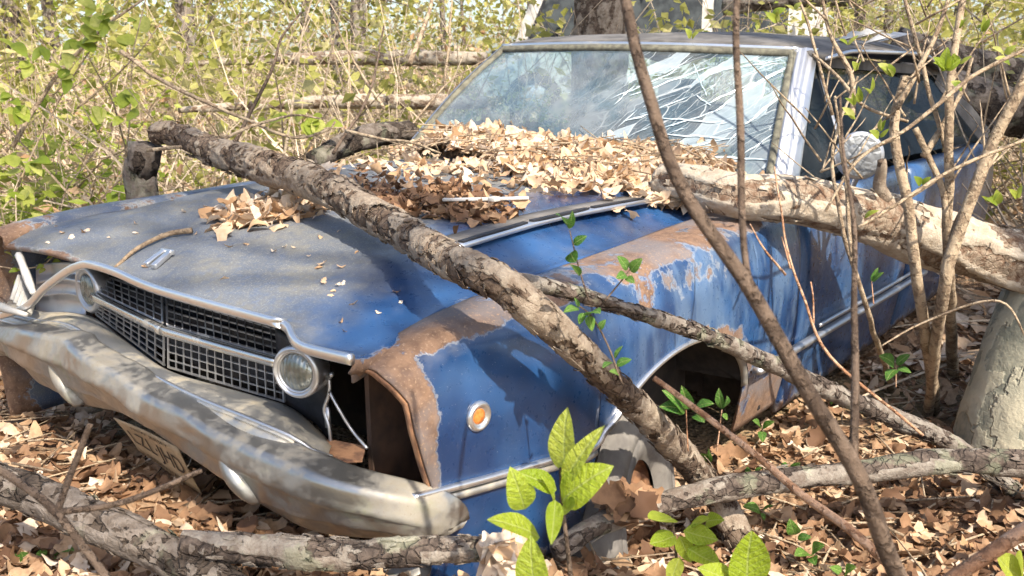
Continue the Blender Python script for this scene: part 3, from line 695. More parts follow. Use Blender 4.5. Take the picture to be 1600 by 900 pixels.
# ---------------------------------------------------------------- logs
M['bark_warm'] = bark('flaking warm bark', (.065, .042, .03), (.17, .125, .09), (.34, .285, .22), crack=.4)
M['bark_grey'] = bark('grey lichened bark', (.04, .030, .025), (.13, .10, .08), (.28, .25, .21), moss=.3, crack=.4)
M['bark_pale'] = bark('pale papery bark', (.14, .08, .05), (.33, .265, .195), (.47, .41, .33), crack=.2)
M['bark_dark'] = bark('dark bark with painted shade', (.028, .021, .017), (.085, .065, .05), (.20, .17, .145), moss=.2, crack=.4)  # bark tone darkened to hold the shade lying on stump and logs
M['wood_bare'] = bark('bare weathered wood', (.16, .165, .13), (.33, .31, .23), (.48, .43, .31), .35)
M['stem'] = bark('smooth young stem', (.17, .12, .08), (.36, .27, .18), (.48, .38, .26), 2)
M['stem_dark'] = bark('dark brown stem', (.065, .045, .033), (.12, .085, .062), (.18, .13, .095), 2)  # dark brown bark of the sapling, twigs and canes
M['stem_red'] = bark('reddish shoot', (.22, .11, .06), (.42, .23, .13), (.55, .36, .24), 2)
M['endgrain'] = plain('broken end grain', (.34, .24, .14), .95, c2=(.16, .10, .06), scale=50)

def log(name, pts, rad, mat, label, cat='log', seg=40, step=.011, rough=.10, plate=.10, flakes=0, fmat=None, seed=0, stretch=1.0, group=None, parent=None, peelstep=.11):
    P0 = np.array([tuple(p) for p in pts]); L = np.linalg.norm(np.diff(P0, axis=0), axis=1).sum(); n = max(8, int(L / step))
    P = cr(pts, n); rr = cr([(r,) for r in rad], n)[:, 0]; fr = frames(P)
    vs = []; tn = []; s0 = seed * 13.7
    for i in range(n):
        T, A, B = fr[i]; u = L * i / (n - 1); r = rr[i]
        for j in range(seg):
            a = 2 * math.pi * j / seg; ca, sa = math.cos(a), math.sin(a)
            q = (ca * r * 14 + s0, sa * r * 14, u * 7 * stretch); q2 = (ca * r * 45 + s0, sa * r * 45, u * 22 * stretch + 3)
            lowf = mn.noise(q); dist, _ = mn.voronoi((q2[0] * .55, q2[1] * .55, q2[2] * .5)); cell = dist[1] - dist[0]
            st = 1 if mn.noise((q[0] * 1.3 + 9, q[1] * 1.3, q[2] * 1.2)) > .05 else 0
            h = lowf * rough + plate * (min(cell * 2.2, .8) - .45) * (.4 + .8 * (mn.noise((q[0] + 4, q[1], q[2] * .6)) + .4)) + .45 * peelstep * mn.noise((q2[0] * 2, q2[1] * 2, q2[2] * 2)) + peelstep * st
            vs.append(V(P[i]) + (A * ca + B * sa) * (r * (1 + h))); tn.append(min(max(.35 + 1.1 * h / (rough + plate) * .5 + .2 * st, 0), 1))
    fs = gridfaces(n, seg, 0, True); c0 = len(vs)
    for i, s_ in ((0, -1), (n - 1, 1)):
        vs.append(V(P[i]) + fr[i][0] * (s_ * rr[i] * .25)); tn.append(.2); b = i * seg; k = len(vs) - 1
        fs += [((b + (j + 1) % seg, b + j, k) if s_ < 0 else (b + j, b + (j + 1) % seg, k)) for j in range(seg)]
    o = mesh(name, vs, fs, mat, parent, attrs={'tint': tn})
    if label: tag(o, label, cat, group)
    if flakes:
        m_ = MB(); rg = random.Random(seed + 3)
        for _ in range(flakes):
            i = rg.randrange(3, n - 3); a = rg.uniform(0, 2 * math.pi); T, A, B = fr[i]; r = rr[i]
            nl = rg.uniform(.006, .024) * (1 + (rg.random() < .15)); wd = min(rg.uniform(.004, .018) / r, .8); lift = rg.uniform(.02, .14) * min(1, .05 / r); tt = rg.random(); flip = rg.choice((-1, 1)); ring = []
            for k in range(3):
                w2 = k / 2
                for q in range(4):
                    aa = a + wd * (q / 3 - .5) * rg.uniform(.6, 1.5); dd = A * math.cos(aa) + B * math.sin(aa)
                    ring.append(V(P[i]) + dd * (r * (1.06 + lift * w2 ** 1.5 * flip ** 2 + .02 * rg.random())) + T * (flip * nl * (w2 - .2) * rg.uniform(.5, 1.6)))
            m_.add(ring, gridfaces(3, 4), tt)
        f = m_.build('bark_flakes', fmat or mat, o, False, tint=True, thick=.0015); f["kind"] = "stuff"
    return o
def pd(*a): return [at(x, y, d=d) for x, y, d in a]

ml = pd((246, 210, 2.97), (260, 207, 2.94), (280, 211, 2.9), (330, 235, 2.72), (420, 262, 2.42), (510, 292, 2.17)) + [at(600, 345, z=.935), at(700, 405, z=.915), at(790, 450, d=1.50), at(900, 545, d=1.58), at(1000, 640, d=1.80), at(1060, 705, d=2.0), at(1118, 775, d=2.16), at(1160, 850, d=2.14), at(1205, 940, d=2.1)]
mlog = log('fallen_log', ml, [.036, .042, .045, .045, .039, .031, .0265, .026, .027, .028, .031, .034, .035, .037, .036], M['bark_warm'], 'long peeling log lying slantwise across the hood and down to the ground beside the wheel', seg=72, step=.0065, plate=.16, flakes=620, seed=1)
fork = pd((780, 436, 1.52), (850, 446, 1.54), (1000, 490, 1.63), (1120, 530, 1.80), (1200, 566, 1.95), (1300, 612, 2.10), (1400, 655, 2.22), (1500, 702, 2.32), (1620, 800, 2.32), (1720, 900, 2.3))
log('fork_branch', fork, [.014, .0125, .0135, .0175, .022, .0235, .022, .022, .024, .022], M['bark_grey'], 'peeling branch forking off the hood log and running down to the lower right', 'branch', seg=48, step=.007, plate=.15, flakes=340, seed=2)
rl = pd((1035, 282, 2.60), (1080, 287, 2.52), (1150, 308, 2.42), (1230, 312, 2.42), (1300, 325, 2.48), (1380, 345, 2.55), (1450, 370, 2.62), (1540, 395, 2.68), (1640, 425, 2.70), (1760, 470, 2.72), (1950, 560, 2.75))
log('fallen_log', rl, [.045, .055, .062, .076, .082, .088, .095, .103, .11, .115, .11], M['bark_pale'], 'thick pale log with split bark leaning over the fender below the windscreen pillar', seg=64, step=.010, rough=.12, plate=.09, flakes=200, seed=3, stretch=.4)
log('stump', [at(230, 226, d=3.0), at(226, 262, d=3.02), at(222, 300, d=3.05), V((at(222, 300, d=3.05).x, at(222, 300, d=3.05).y, .0))], [.052, .05, .055, .07], M['bark_dark'], 'dark stump holding up the far end of the hood log', 'stump', seg=28, step=.03, seed=4)
log('fallen_log', pd((-60, 735, 1.62), (60, 775, 1.60), (150, 815, 1.55), (250, 860, 1.50), (350, 915, 1.45), (430, 950, 1.42)), [.031, .033, .034, .032, .030, .028], M['bark_dark'], 'dark log at the lower left corner below the plate', seg=48, step=.009, flakes=160, seed=5)  # dark bark colour stands in for the shade at this corner
log('fallen_log', pd((285, 850, 1.47), (340, 856, 1.47), (450, 862, 1.48), (560, 866, 1.49), (680, 860, 1.49), (760, 858, 1.51), (815, 872, 1.55)), [.022, .024, .025, .026, .026, .024, .018], M['bark_grey'], 'broken grey log lying along the foot of the bumper', seg=44, step=.008, flakes=120, seed=6)
log('fallen_branch', pd((868, 862, 1.80), (940, 818, 1.86), (1020, 792, 1.95), (1110, 768, 2.02), (1210, 750, 2.06), (1330, 738, 2.10), (1470, 722, 2.12), (1640, 728, 2.12), (1850, 770, 2.1)), [.020, .022, .024, .027, .027, .026, .029, .033, .03], M['bark_grey'], 'grey crooked branch lying on leaf litter at the lower right', 'branch', seg=30, step=.009, flakes=60, seed=7)
log('barkless_log', pd((1850, -60, 3.0), (1770, 180, 2.88), (1690, 430, 2.75), (1648, 560, 2.70), (1610, 690, 2.70), (1570, 830, 2.75), (1540, 960, 2.85)), [.15, .17, .20, .215, .225, .225, .22], M['wood_bare'], 'thick smooth grey barkless log at the lower right edge', 'log', seg=64, step=.02, rough=.018, plate=.006, peelstep=.008, flakes=0, seed=8)
log('stub_branch', pd((1382, 312, 2.50), (1374, 290, 2.48), (1378, 262, 2.45), (1377, 250, 2.44)), [.020, .016, .013, .011], M['bark_warm'], 'short broken stub standing up from the thick pale log', 'branch', seg=16, step=.01, seed=11)
hb = MB(); hb.tube([onhood(180, 418, .006), onhood(215, 388, .012), onhood(262, 366, .012), onhood(300, 360, .012)], [.004, .006, .006, .008], 8, n=26); tag(hb.build('fallen_twig', M['stem']), 'bent pale twig lying on the grey hood', 'twig')
hubc = at(650, 905, d=1.72)
sc_ = lathe('scrap_dish', [(.0001, .03), (.05, .028), (.085, .015), (.10, -.002), (.102, -.012)], hubc, V((.4, -.55, .7)), M['bumper'], None, seg=40); tag(sc_, 'dull grey metal dish half hidden under the bumper log', 'scrap')

# ---------------------------------------------------------------- stems in front and the shrub
def stems(name, lst, mat, label, cat='shrub', loc=None, group=None, leaves=None, lmat=None):
    root = empty(name, loc or lst[0][0][0], label, cat, group)
    for pts, rad in lst:
        m_ = MB(); n = max(6, len(pts) * 6); P = cr(pts, n)
        P = [V(p) + V((mn.noise((p[0] * 9, p[1] * 9, p[2] * 9)), mn.noise((p[0] * 9 + 5, p[1] * 9, p[2] * 9)), 0)) * .006 for p in P]
        m_.tube(P, rad, 10 if max(rad) > .01 else 6, t=.5); o = m_.build('stem', mat, root, tint=True)
    return root
def tp(*a): return [at(x, y, d=d) for x, y, d in a]
def gpix(px, py):
    """ground point seen at a pixel"""
    v = ray(px, py); t = .8
    while t < 12:
        q = CAM + v * t
        if q.z < ground_z(q.x, q.y): return q, t
        t += .02
    return CAM + v * 12, 12.
def rooted(px, py, pts): g, t = gpix(px, py); return [g + V((0, 0, -.06)), g + V((0, 0, .02))] + pts
stems('bent_sapling', [(tp((1420, 960, .95), (1398, 890, .92), (1340, 740, .88), (1260, 600, .86), (1170, 450, .85), (1062, 290, .85), (1012, 140, .86), (975, -30, .88)), [.010, .0095, .009, .0075, .0066, .0062, .0058, .0054]),
    (tp((1335, 730, .88), (1336, 640, .89), (1335, 500, .91), (1332, 350, .93), (1312, 150, .96)), [.005, .0045, .004, .003, .0012]), (tp((1172, 450, .85), (1160, 380, .86), (1154, 200, .88), (1152, -30, .9)), [.0036, .0042, .004, .0036])],
    M['stem_dark'], 'blurred brown sapling crossing the picture close to the viewer', 'sapling')
stems('leaning_shoot', [(tp((1500, 985, 1.2), (1400, 890, 1.25), (1330, 830, 1.3), (1250, 770, 1.4), (1130, 670, 1.5), (1020, 591, 1.55)), [.008, .008, .0075, .007, .006, .005])], M['stem_red'], 'straight reddish shoot slanting up in front of the wheel arch', 'shoot')
stems('leaning_shoot', [(tp((1440, 935, 1.0), (1500, 890, 1.0), (1620, 812, 1.0)), [.008, .008, .009])], M['stem_red'], 'orange brown shoot in the bottom right corner', 'shoot')
stems('dry_twig', [(tp((-30, 715, 1.0), (90, 800, .98), (170, 910, .97)), [.0048, .005, .0045]), (tp((92, 800, .98), (110, 740, .99), (140, 662, 1.0)), [.004, .004, .0035]), (tp((92, 800, .98), (200, 785, 1.0), (312, 735, 1.05)), [.004, .0035, .003])], M['stem_dark'], 'blurred forked grey twig in the lower left foreground', 'twig')
S = []
S.append((rooted(1462, 650, tp((1440, 480, 2.40), (1420, 330, 2.3), (1398, 205, 2.3), (1414, 120, 2.3))), [.019, .019, .018, .018, .017, .012]))
S.append((rooted(1488, 590, tp((1482, 420, 2.55), (1482, 300, 2.4), (1485, 150, 2.35), (1502, 20, 2.35), (1510, -30, 2.35))), [.022, .022, .021, .020, .017, .011, .009]))
S.append((rooted(1450, 655, tp((1470, 480, 2.36), (1500, 360, 2.28), (1545, 240, 2.25), (1620, 85, 2.2))), [.016, .016, .017, .017, .016, .014]))
S.append((rooted(1392, 615, tp((1360, 500, 2.4), (1318, 360, 2.25), (1300, 262, 2.25), (1310, 200, 2.25), (1340, 120, 2.3))), [.013, .013, .012, .010, .0085, .006, .003]))
S.append((tp((1332, 400, 2.2), (1322, 300, 2.2), (1306, 150, 2.2)), [.006, .005, .003]))
S.append((tp((1443, 245, 2.4), (1500, 150, 2.4), (1520, 90, 2.4)), [.010, .008, .004]))
S.append((tp((1300, 180, 2.7), (1270, 60, 2.7), (1240, -20, 2.7)), [.005, .005, .004]))
S.append((tp((1270, 85, 2.6), (1310, 120, 2.5), (1350, 165, 2.4), (1420, 190, 2.4)), [.004, .005, .005, .004]))
S.append((tp((1332, 180, 2.4), (1330, 120, 2.4), (1300, 60, 2.4), (1280, -20, 2.4)), [.0085, .008, .006, .004]))
S.append((tp((1480, 240, 2.4), (1440, 100, 2.4), (1410, -20, 2.4)), [.007, .006, .005]))
S.append((tp((1400, 170, 2.2), (1450, 80, 2.2), (1490, -20, 2.2)), [.008, .006, .005]))
S.append((tp((1290, 330, 2.0), (1340, 250, 2.0), (1420, 200, 2.0), (1520, 120, 2.0), (1620, 70, 2.0)), [.003, .005, .005, .005, .004]))
S.append((tp((1340, 355, 2.0), (1400, 320, 2.0), (1480, 270, 2.0), (1620, 210, 2.0)), [.004, .004, .0045, .004]))
S.append((tp((1610, 540, 1.9), (1560, 470, 1.9), (1440, 505, 2.0), (1380, 540, 2.0)), [.002, .003, .003, .002]))
S.append((tp((1560, 240, 2.3), (1500, 330, 2.3), (1470, 420, 2.35)), [.004, .003, .003]))
S.append((tp((1430, 200, 2.4), (1470, 290, 2.4), (1480, 340, 2.4)), [.009, .009, .009]))
rg = random.Random(21)
for _ in range(46):
    x = rg.uniform(1260, 1600); y = rg.uniform(0, 330); a = rg.uniform(-2.6, -.5); L = rg.uniform(50, 190); d = rg.uniform(2.1, 2.9); k = rg.uniform(-35, 35)
    S.append((tp((x, y, d), (x + math.cos(a) * L * .5 + k * .5, y + math.sin(a) * L * .5, d + rg.uniform(-.1, .1)), (x + math.cos(a) * L + k, y + math.sin(a) * L, d + rg.uniform(-.2, .2))), [.0032, .0025, .0012]))
shrub = stems('bare_shrub', S, M['stem'], 'many stemmed budding shrub in front of the thick pale log at right', loc=V((1.3, 1.9, .1)))
S2 = [(tp((1210, 260, 1.9), (1232, 400, 1.8), (1255, 470, 1.75), (1300, 560, 1.75), (1440, 680, 1.75)), [.002, .003, .0035, .0035, .003]), (tp((1225, 430, 1.8), (1195, 390, 1.8), (1170, 350, 1.82)), [.003, .0025, .0015]), (tp((1233, 420, 1.78), (1228, 390, 1.78), (1224, 370, 1.78)), [.002, .0015, .001]), (tp((1270, 505, 1.75), (1268, 470, 1.75), (1264, 440, 1.75)), [.002, .002, .0015])]
stems('dry_twig', S2, M['stem_red'], 'thin pinkish forked twig in front of the door', 'twig')

# ---------------------------------------------------------------- leaves
M['dead'] = leafmat('dry tan leaf', (.42, .25, .13), (.63, .47, .32), (.76, .65, .52), .25, .7)
M['dead_dark'] = leafmat('dark brown leaf', (.12, .062, .034), (.29, .165, .088), (.48, .32, .19), .15, .75)  # darker brown leaf tones
M['green'] = leafmat('spring green leaf', (.26, .36, .02), (.40, .50, .04), (.48, .53, .08), .5, .42, True, .4)
M['green2'] = leafmat('seedling leaf', (.05, .16, .02), (.10, .24, .035), (.17, .32, .05), .4, .45, True, .4)
M['yellow'] = leafmat('yellow green young leaf', (.20, .27, .03), (.37, .42, .07), (.50, .50, .15), .5, .5)  # yellow green tones of young foliage
M['twig'] = bark('dead twig', (.22, .16, .11), (.44, .345, .245), (.62, .51, .38), 2)
M['olive'] = leafmat('thicket leaf', (.25, .25, .05), (.44, .42, .12), (.58, .52, .25), .5, .6)

def deadleaf(seed, lobed=True):
    r = random.Random(seed + 100); n = 8; L = .10 * r.uniform(.8, 1.1); W = .030 * r.uniform(.75, 1.25) if lobed else .019
    k1 = r.choice((-1, 1)) * r.uniform(4, 26); k2 = r.choice((-1, 1)) * r.uniform(2, 13); ph = r.uniform(0, 6); tw = r.uniform(-7, 7); fr_ = r.choice((2.2, 2.8, 3.3)); vs = []
    for i in range(n):
        t = i / (n - 1); y = L * (t - .5)
        base = W * (math.sin(math.pi * min(max(t * .94 + .03, 0), 1)) ** .8)
        for s_ in (-1, -.5, 0, .5, 1):
            lob = (1 + .38 * math.cos(2 * math.pi * fr_ * t + ph + (.9 if s_ > 0 else 0)) * abs(s_) * r.uniform(.7, 1.2)) if lobed else 1 + .1 * r.uniform(-1, 1) * abs(s_)
            x = base * s_ * lob; yy = y + (.010 * abs(s_) * r.uniform(-.4, 1) if lobed else 0)
            X = math.sin(k1 * x) / k1; Z = (1 - math.cos(k1 * x)) / k1 + k2 * y * y + .0035 * math.sin(110 * x + ph) + .003 * math.sin(90 * yy + 2 * ph)
            a = tw * y; vs.append((X * math.cos(a) - Z * math.sin(a) * .6, yy, Z * math.cos(a) + X * math.sin(a)))
    return vs, gridfaces(n, 5)
DL = [deadleaf(i, i % 3 != 2) for i in range(16)]
def greenleaf(L, W, fold=.25, curl=.3, n=8, serr=0., lobes=0):
    vs = []; ve = []
    for i in range(n + 1):
        t = i / n; w_ = W * .5 * (math.sin(math.pi * min(t ** .8, 1)) ** .75 + .015) * (1 + serr * (i % 2)); y = L * t; zc = curl * L * (-(t - .4) ** 2)
        for s_ in (-1, -.5, 0, .5, 1): vs.append((w_ * s_, y, zc + abs(s_) * w_ * fold + .02 * W * math.sin(9 * t + 3 * s_))); ve.append(1. if s_ == 0 else 0.)
    return vs, gridfaces(n + 1, 5), ve
def orient(base, tip, nrm, L0):
    Y = (tip - base); s = Y.length / L0; Y.normalize(); X = Y.cross(nrm).normalized(); Z = X.cross(Y)
    return Matrix(((X.x * s, Y.x * s, Z.x * s, base.x), (X.y * s, Y.y * s, Z.y * s, base.y), (X.z * s, Y.z * s, Z.z * s, base.z), (0, 0, 0, 1)))
GLM = []
for k, (W_, fo, cu) in enumerate(((.42, .25, .3), (.55, .15, .5), (.34, .5, .2), (.62, .3, -.2), (.25, .4, .4))):
    v_, f_, e_ = greenleaf(1., W_, fo, cu)
    me = bpy.data.meshes.new('leaf'); me.from_pydata(v_, [], f_); me.polygons.foreach_set("use_smooth", [True] * len(f_)); a_ = me.attributes.new('vein', 'FLOAT', 'POINT'); a_.data.foreach_set("value", e_)
    GLM.append((me, v_, f_))
def leafobj(base, tip, k, mat, parent, tilt=0., roll=None):
    mid = (base + tip) / 2; nrm = (CAM - mid).normalized() + V((0, 0, .8)) + V((rnd.uniform(-.6, .6), rnd.uniform(-.6, .6), 0)) if roll is None else roll
    me = GLM[k][0]
    key = me.name + mat.name
    if key not in LMC: c = me.copy(); c.materials.append(mat); LMC[key] = c
    o = bpy.data.objects.new('leaf', LMC[key]); COL.objects.link(o); o.parent = parent
    o.matrix_parent_inverse = Matrix.Translation(-parent.location); o.matrix_basis = orient(base, tip, nrm, 1.); return o
LMC = {}
def plant(name, stem_px, leaves, mat, label, cat='seedling', smat=None, srad=.003, group=None):
    base = at(*stem_px[0][:2], d=stem_px[0][2]); root = empty(name, base, label, cat, group)
    m_ = MB(); P = [at(x, y, d=d) for x, y, d in stem_px]; m_.tube(P, [srad, srad * .6], 6, n=14, t=.5); m_.build('stem', smat or M['stem_dark'], root, tint=True)
    for (x0, y0, x1, y1, d, k) in leaves: leafobj(at(x0, y0, d=d), at(x1, y1, d=d - .03 + rnd.uniform(-.02, .02)), k, mat, root)
    return root
plant('green_sapling', [(895, 930, 1.14), (886, 850, 1.14), (878, 780, 1.14), (876, 730, 1.14)], [(882, 745, 880, 642, 1.14, 0), (876, 760, 934, 668, 1.12, 4), (872, 785, 945, 728, 1.12, 1), (872, 765, 812, 736, 1.13, 0), (822, 800, 802, 738, 1.12, 1), (846, 838, 768, 806, 1.12, 0), (868, 790, 848, 742, 1.13, 2), (868, 780, 862, 848, 1.10, 2), (876, 800, 902, 792, 1.12, 3)], M['green'], 'bright green sapling with upright leaves before the front fender', 'sapling', srad=.0035)
plant('green_sapling', [(850, 940, 1.1), (832, 900, 1.1)], [(836, 930, 826, 845, 1.1, 1), (840, 930, 880, 905, 1.1, 1)], M['green'], 'bright leaves at the bottom edge below the front fender', 'sapling')
plant('broad_leaf_plant', [(1060, 930, 1.45), (1056, 860, 1.45), (1050, 806, 1.45)], [(1052, 812, 1012, 815, 1.45, 3), (1056, 838, 1014, 852, 1.45, 3), (1062, 838, 1080, 880, 1.45, 3), (1068, 830, 1122, 845, 1.44, 3), (1080, 820, 1110, 812, 1.45, 3), (1062, 870, 1045, 915, 1.43, 1), (1075, 858, 1125, 885, 1.43, 3), (1100, 815, 1125, 810, 1.5, 1)], M['green'], 'broad pale green leaves at the bottom right of the front fender', 'plant')
plant('green_sapling', [(1165, 960, 1.25), (1163, 915, 1.25)], [(1165, 920, 1172, 825, 1.25, 3), (1160, 915, 1140, 890, 1.25, 1), (1150, 915, 1100, 885, 1.25, 1)], M['green'], 'large single bright leaf at the bottom edge below the grey crooked branch', 'sapling')
plant('serrated_plant', [(1590, 960, 1.3), (1588, 910, 1.3)], [(1595, 905, 1552, 868, 1.3, 3), (1598, 900, 1600, 860, 1.3, 3)], M['green'], 'toothed green leaf in the bottom right corner', 'plant')
sd = [('leafy seedling against the dark wheel opening', (1075, 690, 1.8), [(1072, 640, 1035, 632, 1), (1072, 645, 1040, 608, 0), (1078, 640, 1066, 605, 2), (1080, 640, 1110, 625, 1), (1085, 645, 1098, 655, 1)]),
      ('thin twig seedling at the rear of the wheel opening', (1120, 690, 1.8), [(1128, 640, 1122, 608, 0), (1130, 640, 1140, 622, 1), (1130, 645, 1136, 655, 1)]),
      ('green seedling on dark soil behind the wheel arch', (1192, 690, 1.8), [(1190, 668, 1180, 655, 1), (1190, 668, 1208, 658, 0), (1190, 672, 1192, 688, 1)]),
      ('pale seedling at the foot of the hood log', (1110, 755, 1.9), [(1105, 722, 1092, 705, 0), (1105, 722, 1112, 700, 1)]),
      ('seedling on sunlit litter below the grey branch', (1190, 815, 1.7), [(1190, 798, 1165, 788, 1), (1190, 798, 1207, 788, 0), (1190, 800, 1195, 812, 1)]),
      ('round leafed seedling on sunlit litter', (1245, 850, 1.65), [(1243, 838, 1235, 816, 1), (1245, 840, 1266, 838, 1)]),
      ('two leafed seedling low on bright litter', (1270, 885, 1.6), [(1268, 865, 1245, 862, 1), (1266, 862, 1282, 850, 1), (1268, 868, 1272, 878, 1)]),
      ('small seedling near the bottom edge beside the sapling stem', (1318, 910, 1.5), [(1318, 895, 1300, 886, 1), (1318, 895, 1332, 884, 1)]),
      ('tiny seedling just above the grey branch', (1236, 745, 1.95), [(1236, 738, 1226, 724, 1), (1236, 738, 1247, 724, 1)]),
      ('tiny pair of leaves over the grey branch at left', (1180, 745, 1.95), [(1180, 740, 1168, 733, 1), (1180, 740, 1188, 730, 1)]),
      ('green seedling under the forking branch', (1296, 640, 2.2), [(1294, 615, 1280, 604, 1), (1296, 615, 1306, 604, 0), (1298, 618, 1300, 632, 1)]),
      ('shaded seedling left of the shrub stems', (1400, 590, 2.6), [(1400, 570, 1380, 555, 1), (1400, 570, 1420, 552, 1), (1400, 575, 1385, 590, 1), (1402, 575, 1425, 580, 1)]),
      ('yellowish shoot below the thick pale log', (1365, 460, 2.1), [(1362, 440, 1372, 418, 2), (1362, 440, 1380, 425, 2)])]
for lb, (sx, sy, d), lv_ in sd:
    g_d = gpix(sx, sy + 15)[1]
    if g_d < 3.2 and 'wheel opening' not in lb: d = g_d
    plant('seedling', [(sx, sy + 15, d), (lv_[0][0], lv_[0][1], d)], [(a, b, c, e, d, k) for a, b, c, e, k in lv_], M['green2'], lb, srad=.0018, smat=M['stem_red'])
plant('climbing_sprig', [(920, 470, 1.42), (905, 420, 1.42), (890, 360, 1.42)], [(890, 355, 872, 330, 1.42, 0), (890, 358, 895, 330, 1.42, 2), (895, 382, 915, 368, 1.42, 1), (898, 408, 888, 390, 1.42, 1), (905, 430, 890, 410, 1.42, 2)], M['green2'], 'thin leafy sprig rising over the blue hood edge', 'sprig', srad=.0016)
plant('climbing_sprig', [(945, 470, 1.45), (970, 440, 1.45), (985, 420, 1.45)], [(982, 422, 968, 400, 1.45, 1), (984, 425, 1000, 405, 1.45, 1), (980, 428, 966, 432, 1.45, 1), (978, 432, 990, 440, 1.45, 1)], M['green2'], 'leafy sprig in front of the rust patch on the fender', 'sprig', srad=.0016)
plant('climbing_sprig', [(972, 600, 1.45), (950, 540, 1.45), (925, 495, 1.45), (905, 478, 1.45)], [(905, 480, 882, 484, 1.45, 1), (905, 480, 898, 465, 1.45, 2), (912, 488, 905, 505, 1.45, 1), (918, 490, 935, 482, 1.45, 1), (920, 492, 925, 515, 1.45, 1), (935, 515, 945, 500, 1.45, 1), (958, 565, 942, 572, 1.45, 0), (962, 570, 985, 560, 1.45, 1), (960, 560, 972, 540, 1.45, 2), (968, 585, 955, 578, 1.45, 1)], M['green2'], 'leafy sprig growing between the two branches on the fender', 'sprig', srad=.002)
bud = [(1080, 60), (1360, 145), (1478, 110), (1500, 100), (1392, 115), (1395, 120), (1335, 165), (1336, 185), (1345, 160), (1375, 205), (1375, 215), (1545, 315), (1590, 310), (1560, 320), (1440, 290), (1350, 340), (1325, 70), (1205, 25), (1215, 35), (1240, 15), (1500, 45), (1535, 50), (1570, 85), (1580, 100), (1505, 140), (1340, 110)]
for (x, y) in bud:
    for q in range(2 if x != 1478 else 6):
        a = rnd.uniform(-2.6, -.5); L = rnd.uniform(14, 26) * (1.5 if abs(x - 1478) < 5 else 1); leafobj(at(x, y, d=2.1), at(x + L * math.cos(a), y + L * math.sin(a), d=2.08), rnd.choice((0, 2, 1)), M['yellow'] if x != 1478 else M['green'], shrub)

# dead leaves: many joined into one part, the largest ones as parts of their own
def place_leaf(c, s, up, seed):
    r = random.Random(seed); Z = (V(up) + V((r.gauss(0, .45), r.gauss(0, .45), 0))).normalized(); X = Z.orthogonal().normalized(); a = r.uniform(0, 6.28); Y = Z.cross(X)
    X, Y = X * math.cos(a) + Y * math.sin(a), Y * math.cos(a) - X * math.sin(a)
    if r.random() < .4: X, Z = -X, -Z
    return Matrix(((X.x * s, Y.x * s, Z.x * s, c[0]), (X.y * s, Y.y * s, Z.y * s, c[1]), (X.z * s, Y.z * s, Z.z * s, c[2]), (0, 0, 0, 1)))
DLM = {}
def leafheap(name, spots, mat, label, nobj=300, partname='loose_leaves'):
    root = empty(name, V(spots[0][0]), label, 'leaves'); sp = sorted(spots, key=lambda q: (V(q[0]) - CAM).length / q[1])
    for k, (c, s, up) in enumerate(sp[:nobj]):
        kk = rnd.randrange(16); key = (kk, mat.name)
        if key not in DLM:
            me = bpy.data.meshes.new('leaf'); me.from_pydata(DL[kk][0], [], DL[kk][1]); me.materials.append(mat); me.polygons.foreach_set("use_smooth", [True] * len(DL[kk][1])); DLM[key] = me
        o = bpy.data.objects.new('leaf', DLM[key]); COL.objects.link(o); o.parent = root; o.matrix_parent_inverse = Matrix.Translation(-root.location); o.matrix_basis = place_leaf(c, s, up, rnd.random())
    arr = [np.array(d[0]) for d in DL]; Vv = []; Ff = []; Tt = []; off = 0
    for (c, s, up) in sp[nobj:]:
        kk = rnd.randrange(16); m = np.array(place_leaf(c, s, up, rnd.random())); q = arr[kk] @ m[:3, :3].T + m[:3, 3]
        Vv.append(q); Ff += [tuple(i + off for i in f) for f in DL[kk][1]]; off += len(q); Tt += [rnd.random()] * len(q)
    if Vv:
        o = mesh(partname, np.vstack(Vv), Ff, mat, root, True, attrs={'tint': Tt}); o["kind"] = "stuff"
    return root
def heap(x, y):
    """height of the leaf heap above hood and cowl"""
    t = smooth(1.05, 1.75, y); hh = (.085 - .02 * smooth(-.5, .5, x)) * t * (1 - .5 * smooth(-.55, -.85, x)) * smooth(.80, .50, x)
    return hh
sp = []
while len(sp) < 3400:
    x = rnd.uniform(-.80, .74); y = rnd.uniform(1.12, 1.92)
    lim = float(np.interp(x, [-.85, -.4, 0, .25, .5, .74], [1.62, 1.50, 1.36, 1.16, 1.26, 1.36])) + .1 * mn.noise((x * 6, y * 6, 0))
    if y < lim: continue
    if y > 1.60 + .25 * abs(x) ** 1.5 + .22: continue
    z = hood_z(x, min(y, 1.5)) + heap(x, y) * (.6 + .4 * rnd.random()) + .012 + .02 * mn.noise((x * 8, y * 8, 2))
    sp.append(((x, y, z), rnd.uniform(.38, .75) * (1 + .6 * (rnd.random() < .25)), V((0, -.35, 1))))
for _ in range(230):
    x = rnd.gauss(-.05, .42); y = rnd.gauss(1.22, .13)
    if x > .70 or x < -.8 or y < .85 or (y < 1.05 and rnd.random() < .6): continue
    sp.append(((x, y, hood_z(x, y) + .012 + .01 * rnd.random()), rnd.uniform(.3, .8), (0, 0, 1)))
leafheap('leaf_drift', sp, M['dead'], 'deep drift of tan dead leaves heaped against the windscreen')
